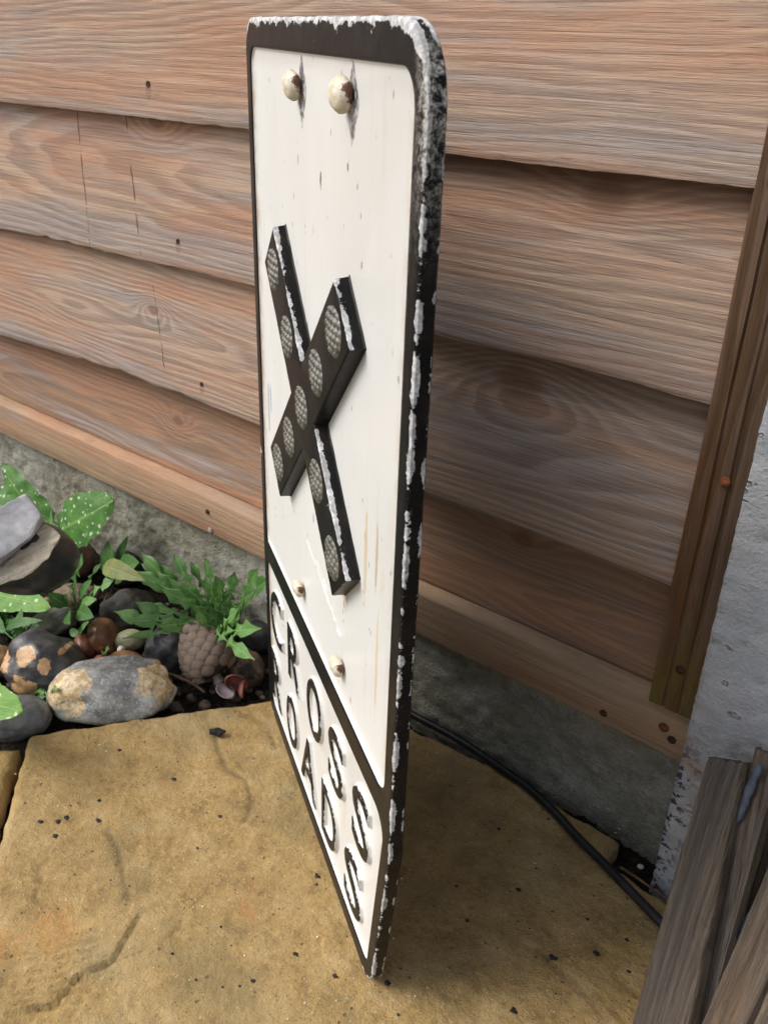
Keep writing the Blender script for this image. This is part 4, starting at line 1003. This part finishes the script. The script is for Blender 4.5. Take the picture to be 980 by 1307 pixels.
hull_solid('broken_face', [rp(-45, 745, .876), rp(-2, 726, .876), rp(42, 694, .892), rp(59, 668, .908), rp(79, 683, .892), rp(62, 714, .874), rp(30, 738, .864), rp(-45, 757, .858),
                           rp(-45, 700, .95), rp(60, 672, .95), rp(76, 688, .94)], band_m, rock, .0018, 5, 2, .0015)
blk_m = stone_mat('blue_black_flint', (.026, .032, .045), (.014, .018, .026), None, .5, None, .34, 20, 41, .2)
Pu = D(34, 712, .936); su = scale_at(Pu)
V, Fc = blob(1, 5, 31, .05, (1, 1, 1), 1.0)
V = [right * (v.x * 62 * su) + up_ * (v.y * 48 * su) + fw * (v.z * .055) for v in V]
link('rounded_underside', recalc(mesh('rounded_underside', V, Fc)), blk_m, rock, Pu - rock.location)

# ================================================================== pine cone
a_s = G(277, 862, .004); a_t = G(243, 800, .040)
axis = (a_t - a_s).normalized(); Lc = (a_t - a_s).length * 1.08
cone = empty('pine_cone', a_s, 'closed brown pine cone lying against the dandelion, stalk end towards the slab', 'pine cone')
cone.rotation_euler = axis.to_track_quat('Z', 'Y').to_euler()
rmax = 40 * scale_at(a_s)
def cr(t): return rmax * (math.sin(PI * min(1, (t * .86 + .13) ** .78)) ** .62) * (1 - .10 * t) * .90
cn = NB('pine_scale_brown', .72, .3)
oi = cn.t.nodes.new('ShaderNodeObjectInfo')
cc_ = cn.mix(cn.step(cn.noise(260, 4, .65), .35, .65), (.19, .13, .10), (.37, .275, .215))
cc_ = cn.mix(cn.M('MULTIPLY', oi.outputs['Random'], .45), cc_, (.12, .085, .07))
ya = cn.xyz()
cc_ = cn.mix(cn.step(ya[2], .0, .0035, .0, .4), cc_, (.42, .34, .27))
cone_m = cn.done(cc_, cn.bump(add(cn, cn.noise(400, 4, .7), cn.noise(150, 3, .6)), .8, .0012))
V = []; Fc = []; K = 24
for j in range(15):
    t = j / 14
    for i in range(K): a = 2 * PI * i / K; r = cr(t) * .84 * (1 if 0 < j < 14 else .3); V.append((r * math.cos(a), r * math.sin(a), t * Lc))
for j in range(14):
    for i in range(K): l = (i + 1) % K; Fc.append((j * K + i, j * K + l, (j + 1) * K + l, (j + 1) * K + i))
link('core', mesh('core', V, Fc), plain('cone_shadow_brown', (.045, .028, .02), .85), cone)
def scale_mesh():                                             # a rhomboid plate with a rounded swollen face, apex bump, local +z outwards, +y towards the tip
    V = []; Fc = []; n = 7
    for j in range(n + 1):
        for i in range(n + 1):
            u = i / n * 2 - 1; v = j / n * 2 - 1
            pw_ = 1.65 if v > 0 else 2.4; k = 1 / max(1, (abs(u) ** pw_ + abs(v) ** pw_) ** (1 / pw_))
            x, y = u * k, v * k; rr = min(1, math.hypot(x, y)); z = .34 * (1 - rr ** 2.4) + .16 * math.exp(-(x * x + y * y) * 14) - .12 * abs(x) * (1 - rr)
            if y < 0: x *= 1 + .42 * y
            V.append((x * .5, y * .5, z * .5 - .05))
    for j in range(n):
        for i in range(n): Fc.append((j * (n + 1) + i, j * (n + 1) + i + 1, (j + 1) * (n + 1) + i + 1, (j + 1) * (n + 1) + i))
    b = len(V); bor = [i for i in range(n + 1)] + [(j + 1) * (n + 1) + n for j in range(n)] + [n * (n + 1) + i for i in range(n - 1, -1, -1)] + [j * (n + 1) for j in range(n - 1, 0, -1)]
    for q in bor: V.append((V[q][0] * .8, V[q][1] * .8 - .05, -.30))
    for k in range(len(bor)): l = (k + 1) % len(bor); Fc.append((bor[k], b + k, b + l, bor[l]))
    me = mesh('scale', V, Fc); recalc(me); return me
scm = scale_mesh(); NS = 74; ga = PI * (3 - math.sqrt(5))
# spread scales evenly by surface area along the cone
cum = [0]; 
for i in range(200): cum.append(cum[-1] + cr((i + .5) / 200))
rs_ = random.Random(3)
for s_ in range(NS):
    tgt = (s_ + .5) / NS * cum[-1]; i = next(k for k in range(1, 201) if cum[k] >= tgt); t = .02 + .97 * (i / 200)
    ang = s_ * ga; r = cr(t); sl_ = (cr(min(1, t + .03)) - cr(max(0, t - .03))) / (.06 * Lc)
    nrm = Vector((math.cos(ang), math.sin(ang), -sl_)).normalized(); tang = Vector((-math.sin(ang), math.cos(ang), 0)); upv = nrm.cross(tang); upv = upv if upv.z > 0 else -upv
    # scales overlap towards the tip: tip edge lifts outwards
    upt = (upv + nrm * .42).normalized(); nn_ = (nrm - upv * .42).normalized(); xx = upt.cross(nn_)
    size = .0172 * (.55 + .45 * (r / (rmax * .9))) * rs_.uniform(.94, 1.06)
    M = Matrix((xx * size * 1.05, upt * size * .95, nn_ * size * .8)).transposed().to_4x4()
    o = link('scale', scm, cone_m, cone); o.matrix_local = Matrix.Translation(Vector((r * .93 * math.cos(ang), r * .93 * math.sin(ang), t * Lc))) @ M
V, Fc = tube([(0, 0, .004), (.001, .0, -.004), (.002, .002, -.010)], lambda t: .0058 - .001 * t, 10, 4, 0, .3)
link('stalk', mesh('stalk', V, Fc), plain('pale_stalk', (.27, .215, .17), .8), cone)

# ================================================================== plants
def leaf(parent, base, tip, width, kind, mat, bend=.2, fold=.25, side=0., seed=0, ups=None, name='leaf', petiole=.12):
    base = Vector(base); tip = Vector(tip); L = (tip - base).length; d = (tip - base).normalized()
    upv = Vector(ups) if ups else Vector((0, 0, 1)); s = d.cross(upv)
    if s.length < .1: s = d.cross(Vector((0, -1, 0)))
    s.normalize(); n = s.cross(d).normalized(); V = []; Fc = []; UVc = []
    nt = {'dand': 120, 'lung': 30, 'oval': 18}[kind]; cw = 6; rnd = random.Random(seed); lob = rnd.uniform(6.5, 9.0); ph = rnd.random()
    for i in range(nt + 1):
        t = i / nt
        c = base + d * L * t + n * L * bend * math.sin(PI * t) + s * L * side * math.sin(PI * t)
        for k in range(cw + 1):
            q = k / cw * 2 - 1; aq = abs(q); sg = 1 if q > 0 else -1
            if kind == 'dand':
                env = (sst(.05, .5, t) * .85 + .13) * (1 - sst(.84, 1.0, t) ** 1.3 * .92); f = (t * lob + ph + (.12 if sg > 0 else 0)) % 1
                lb = 1 - f if f > .12 else f / .12 * .88
                endl = sst(.80, .86, t); wv = env * max(.12, (.04 + .96 * lb ** 1.5) * (1 - endl) + endl * .8) * (1 + .22 * fb((t * 20, sg, seed), 2))
                shift = -.06 * aq ** 1.3 * (1 - endl)
            elif kind == 'lung':
                if t < petiole: wv = .05
                else:
                    u = (t - petiole) / (1 - petiole); wv = (u ** .42) * ((1 - u) ** .62) * 1.62 * (1 + .03 * math.sin(u * 60)) + .02 * (1 - u)
                shift = 0
            else:
                if t < petiole: wv = .10
                else: u = (t - petiole) / (1 - petiole); wv = math.sin(PI * u ** .8) ** .8 * (1 + .04 * math.sin(u * 40)) + .02
                shift = 0
            p = c + s * (q * width * .5 * wv) + d * (shift * L) + n * (aq * wv * width * .5 * fold + .04 * width * fb((t * 5, q * 2, seed), 3) * (aq + .2) + (.03 * width * math.sin(t * 30 + q * 2) * aq if kind != 'oval' else 0))
            V.append(p - parent.location); UVc.append((t, k / cw))
    for i in range(nt):
        for k in range(cw): Fc.append((i * (cw + 1) + k, i * (cw + 1) + k + 1, (i + 1) * (cw + 1) + k + 1, (i + 1) * (cw + 1) + k))
    me = mesh(name, V, Fc); uvl = me.uv_layers.new(name='UVMap')
    uvl.data.foreach_set('uv', [c for lp in me.loops for c in UVc[lp.vertex_index]])
    return link(name, me, mat, parent)
m_d = leaf_mat('dandelion_green', (.105, .235, .055), (.05, .14, .03), (.24, .38, .15))
m_dl = leaf_mat('young_dandelion_green', (.17, .33, .10), (.10, .24, .065), (.32, .46, .20))
m_l = leaf_mat('lungwort_green', (.10, .26, .045), (.055, .17, .03), (.22, .38, .10), .42, .5)
m_ll = leaf_mat('light_lungwort_green', (.17, .34, .06), (.10, .26, .045), (.30, .46, .14), .80, .5)
m_w = leaf_mat('weed_green', (.075, .19, .04), (.045, .13, .03), (.17, .30, .10))
m_y = leaf_mat('yellowing_green', (.26, .29, .10), (.17, .21, .07), (.36, .36, .17))
b0 = G(298, 814, -.006)
dand = empty('dandelion', b0, 'bushy dandelion with jagged leaves growing behind the pine cone against the kickboard', 'plant')
U0 = Vector((0, 0, 1))
def T(px, py, y): return Y(px, py, y)
dl_l = [((181, 706), .500, .026, 0, .10), ((222, 706), .52, .024, 0, .08), ((243, 716), .53, .024, 0, .06), ((262, 712), .535, .024, 0, .08), ((290, 752), .54, .024, 0, .1), ((168, 728), .47, .024, 1, .1),
        ((173, 768), .455, .026, 1, .12), ((146, 780), .440, .026, 1, .10), ((162, 792), .435, .024, 1, .08), ((158, 815), .42, .022, 1, .05), ((200, 800), .44, .026, 1, .1), ((232, 745), .50, .026, 0, .12),
        ((330, 725), .52, .034, 0, .05), ((345, 738), .50, .03, 0, .05), ((305, 776), .47, .022, 1, .12), ((334, 802), .46, .026, 1, .14), ((325, 842), .435, .022, 1, .16), ((207, 752), .47, .026, 1, .12), ((192, 738), .49, .026, 0, .1),
        ((205, 722), .505, .022, 0, .05), ((275, 735), .53, .024, 0, .04), ((252, 775), .47, .02, 1, .18), ((300, 730), .535, .024, 0, .05)]
for q in range(22):
    dl_l.append(((rg.uniform(165, 315), rg.uniform(715, 800)), rg.uniform(.47, .535), rg.uniform(.016, .022), rg.random() < .3, rg.uniform(.04, .14)))
for k, ((px, py), yy, wd_, lt, bd_) in enumerate(dl_l):
    bb = b0 + Vector((rg.uniform(-.008, .008), rg.uniform(-.006, .006), rg.uniform(0, .004)))
    tp = T(px, py, yy); 
    leaf(dand, bb, tp, wd_ * .82, 'dand', m_dl if lt else m_d, bd_, rg.uniform(-.1, .35), rg.uniform(-.07, .07), k + 30, (rg.uniform(-.35, .45), -.75, .65))
# small weed left of the dandelion
wb = G(103, 781, .0)
weed = empty('weed', wb, 'small bright weed with toothed leaves between the split rock and the dandelion', 'plant')
for k, (px, py, yy, wd_, kd) in enumerate([(106, 706, .455, .022, 'dand'), (62, 757, .42, .017, 'oval'), (85, 758, .43, .016, 'oval'), (124, 765, .44, .013, 'oval'), (120, 788, .42, .018, 'oval'), (90, 797, .40, .014, 'oval'), (146, 740, .46, .018, 'dand'), (118, 740, .45, .013, 'oval'), (130, 718, .47, .010, 'dand')]):
    leaf(weed, wb, T(px, py, yy), wd_, kd, m_w if k not in (3, 6) else m_dl, .12, .15, 0, 60 + k, (0, -.7, .7), petiole=.45)
w2 = G(150, 745, .005)
weed2 = empty('seedling', w2, 'seedling with small round leaves sprouting by the kickboard above the yellowing leaf', 'plant')
for k, (px, py, yy, wd_) in enumerate([(164, 684, .53, .014), (138, 690, .51, .022), (130, 712, .49, .014), (154, 712, .52, .012), (178, 718, .49, .034), (143, 700, .50, .016)]):
    leaf(weed2, w2, T(px, py, yy), wd_, 'oval', m_w, .1, .12, 0, 80 + k, (0, -.7, .7), petiole=.35)
yl = leaf(empty('fallen_leaf', T(134, 730, .47), 'yellowing green leaf lying across the stones left of the dandelion', 'leaf'), T(132, 722, .47), T(186, 741, .455), .021, 'oval', m_y, .10, .12, 0, 95, (0, -.7, .7), name='blade', petiole=.05)
# lungwort leaves with white spots
lb = G(78, 745, .0)
lw = empty('lungwort', lb, 'white spotted green lungwort leaves rising behind the split rock against the kickboard', 'plant')
leaf(lw, T(74, 678, .50), T(146, 638, .52), .078, 'lung', m_l, .10, -.10, .04, 101, (0, -.9, .35), petiole=.10)
leaf(lw, T(78, 672, .505), T(4, 592, .50), .050, 'lung', m_l, .08, -.12, -.05, 102, (0, -.85, .5), petiole=.10)
leaf(lw, T(70, 672, .50), T(-40, 622, .48), .06, 'lung', m_l, .1, -.1, 0, 103, (0, -.85, .5), petiole=.05)
leaf(lw, G(80, 745, .0), T(66, 648, .505), .016, 'oval', m_w, .04, .2, 0, 104, (0, -.9, .3), petiole=.02)
leaf(lw, G(84, 745, .0), T(82, 668, .505), .012, 'oval', m_w, .04, .2, 0, 105, (0, -.9, .3), petiole=.02)
lw2 = empty('lungwort', T(-30, 790, .40), 'pale green spotted lungwort leaf spreading over the bed below the split rock', 'plant')
leaf(lw2, T(-62, 775, .385), T(66, 776, .40), .052, 'lung', m_ll, .08, -.10, -.03, 111, (0, -.55, .8), petiole=.02)
lw3 = empty('lungwort', T(-30, 890, .28), 'spotted lungwort leaf hanging over the dark cobbles in the lower left corner', 'plant')
leaf(lw3, T(-46, 868, .285), T(30, 908, .262), .056, 'lung', m_ll, .08, -.10, .05, 112, (0, -.55, .8), petiole=.02)
cl = G(20, 815, -.008)
clump = empty('leaf_clump', cl, 'dark clump of small lobed leaves under the pale spotted leaf', 'plant')
for k in range(13):
    px = rg.uniform(-15, 55); py = rg.uniform(775, 808)
    leaf(clump, cl + Vector((rg.uniform(-.03, .03), rg.uniform(-.01, .01), 0)), T(px, py, rg.uniform(.38, .41)), rg.uniform(.012, .02), rg.choice(('oval', 'dand')), m_w, .15, .15, 0, 120 + k, (0, -.6, .8), petiole=.3)
sg = G(75, 872, .02)
sgl = empty('seedling', sg, 'tiny light green seedling between the black flint and the speckled cobble', 'plant')
for k, (px, py, wd_) in enumerate([(46, 880, .010), (73, 876, .009), (60, 896, .016), (40, 900, .016)]): leaf(sgl, G(66, 888, .006), T(px, py, .335), wd_, 'dand' if k < 2 else 'oval', m_dl, .1, .1, 0, 140 + k, (0, -.6, .8), petiole=.2)
sg2 = empty('seedling', G(104, 815, .0), 'tiny seedling leaves beside the upright brown pebble', 'plant')
for k, (px, py) in enumerate([(90, 803), (105, 800), (114, 793), (107, 822), (140, 828), (130, 834)]): leaf(sg2, G(104 if k < 4 else 136, 815 if k < 4 else 834, .002), T(px, py, .415 if k < 4 else .41), .009, 'oval', m_dl, .1, .1, 0, 150 + k, (0, -.6, .8), petiole=.2)

# seed husks and twigs by the slab edge
hk_m = plain('red_brown_husk', (.17, .055, .04), .4, .4, 120, .5); hk_in = plain('pale_husk', (.30, .25, .27), .5)
def husk(label, P, r, rot, mat):
    V = []; Fc = []; K = 14
    for sh in (1, .86):
        for j in range(6):
            a = PI / 2 * j / 5
            for i in range(K): b = 2 * PI * i / K; V.append((r * sh * math.sin(a) * math.cos(b) * 1.25, r * sh * math.sin(a) * math.sin(b) * .8, -r * sh * math.cos(a) * .75))
    for s_ in (0, 6 * K):
        for j in range(5):
            for i in range(K): l = (i + 1) % K; Fc.append((s_ + j * K + i, s_ + j * K + l, s_ + (j + 1) * K + l, s_ + (j + 1) * K + i))
    for i in range(K): l = (i + 1) % K; Fc.append((5 * K + i, 5 * K + l, 11 * K + l, 11 * K + i))
    me = mesh('seed_husk', V, Fc); tag(link('seed_husk', me, mat, None, P, rot), label, 'seed husk')
husk('red brown split seed husk standing open beside the sign foot', G(302, 872, .004), .011, (1.2, .5, .8), hk_m)
husk('dark red seed husk lying right of the open one', G(312, 880, .002), .008, (1.6, -.4, 2.2), hk_m)
husk('pale grey purple seed husk left of the red brown ones', G(288, 882, -.002), .009, (.5, .3, .3), hk_in)
for lab, pts, r in (('dark bent twig lying below the pine cone', [(188, 846), (205, 856), (222, 862), (245, 872), (262, 884)], .0017),
                    ('pale short twig beside the pine cone stalk', [(243, 862), (252, 866), (259, 870)], .0009),
                    ('fine upright brown straw in front of the pine cone', [(233, 852), (233, 862), (232, 869)], .0006),
                    ('thin red straw over the dark grey stone', [(131, 778), (134, 765), (138, 757)], .0007)):
    V, Fc = tube([G(a, b, .004 - (.006 if i == len(pts) - 1 else 0)) for i, (a, b) in enumerate(pts)], r, 6, 4, 0, .3)
    tag(link('twig', mesh('twig', V, Fc), plain('twig_brown', (.10, .06, .04), .8, .5, 200)), lab, 'twig')
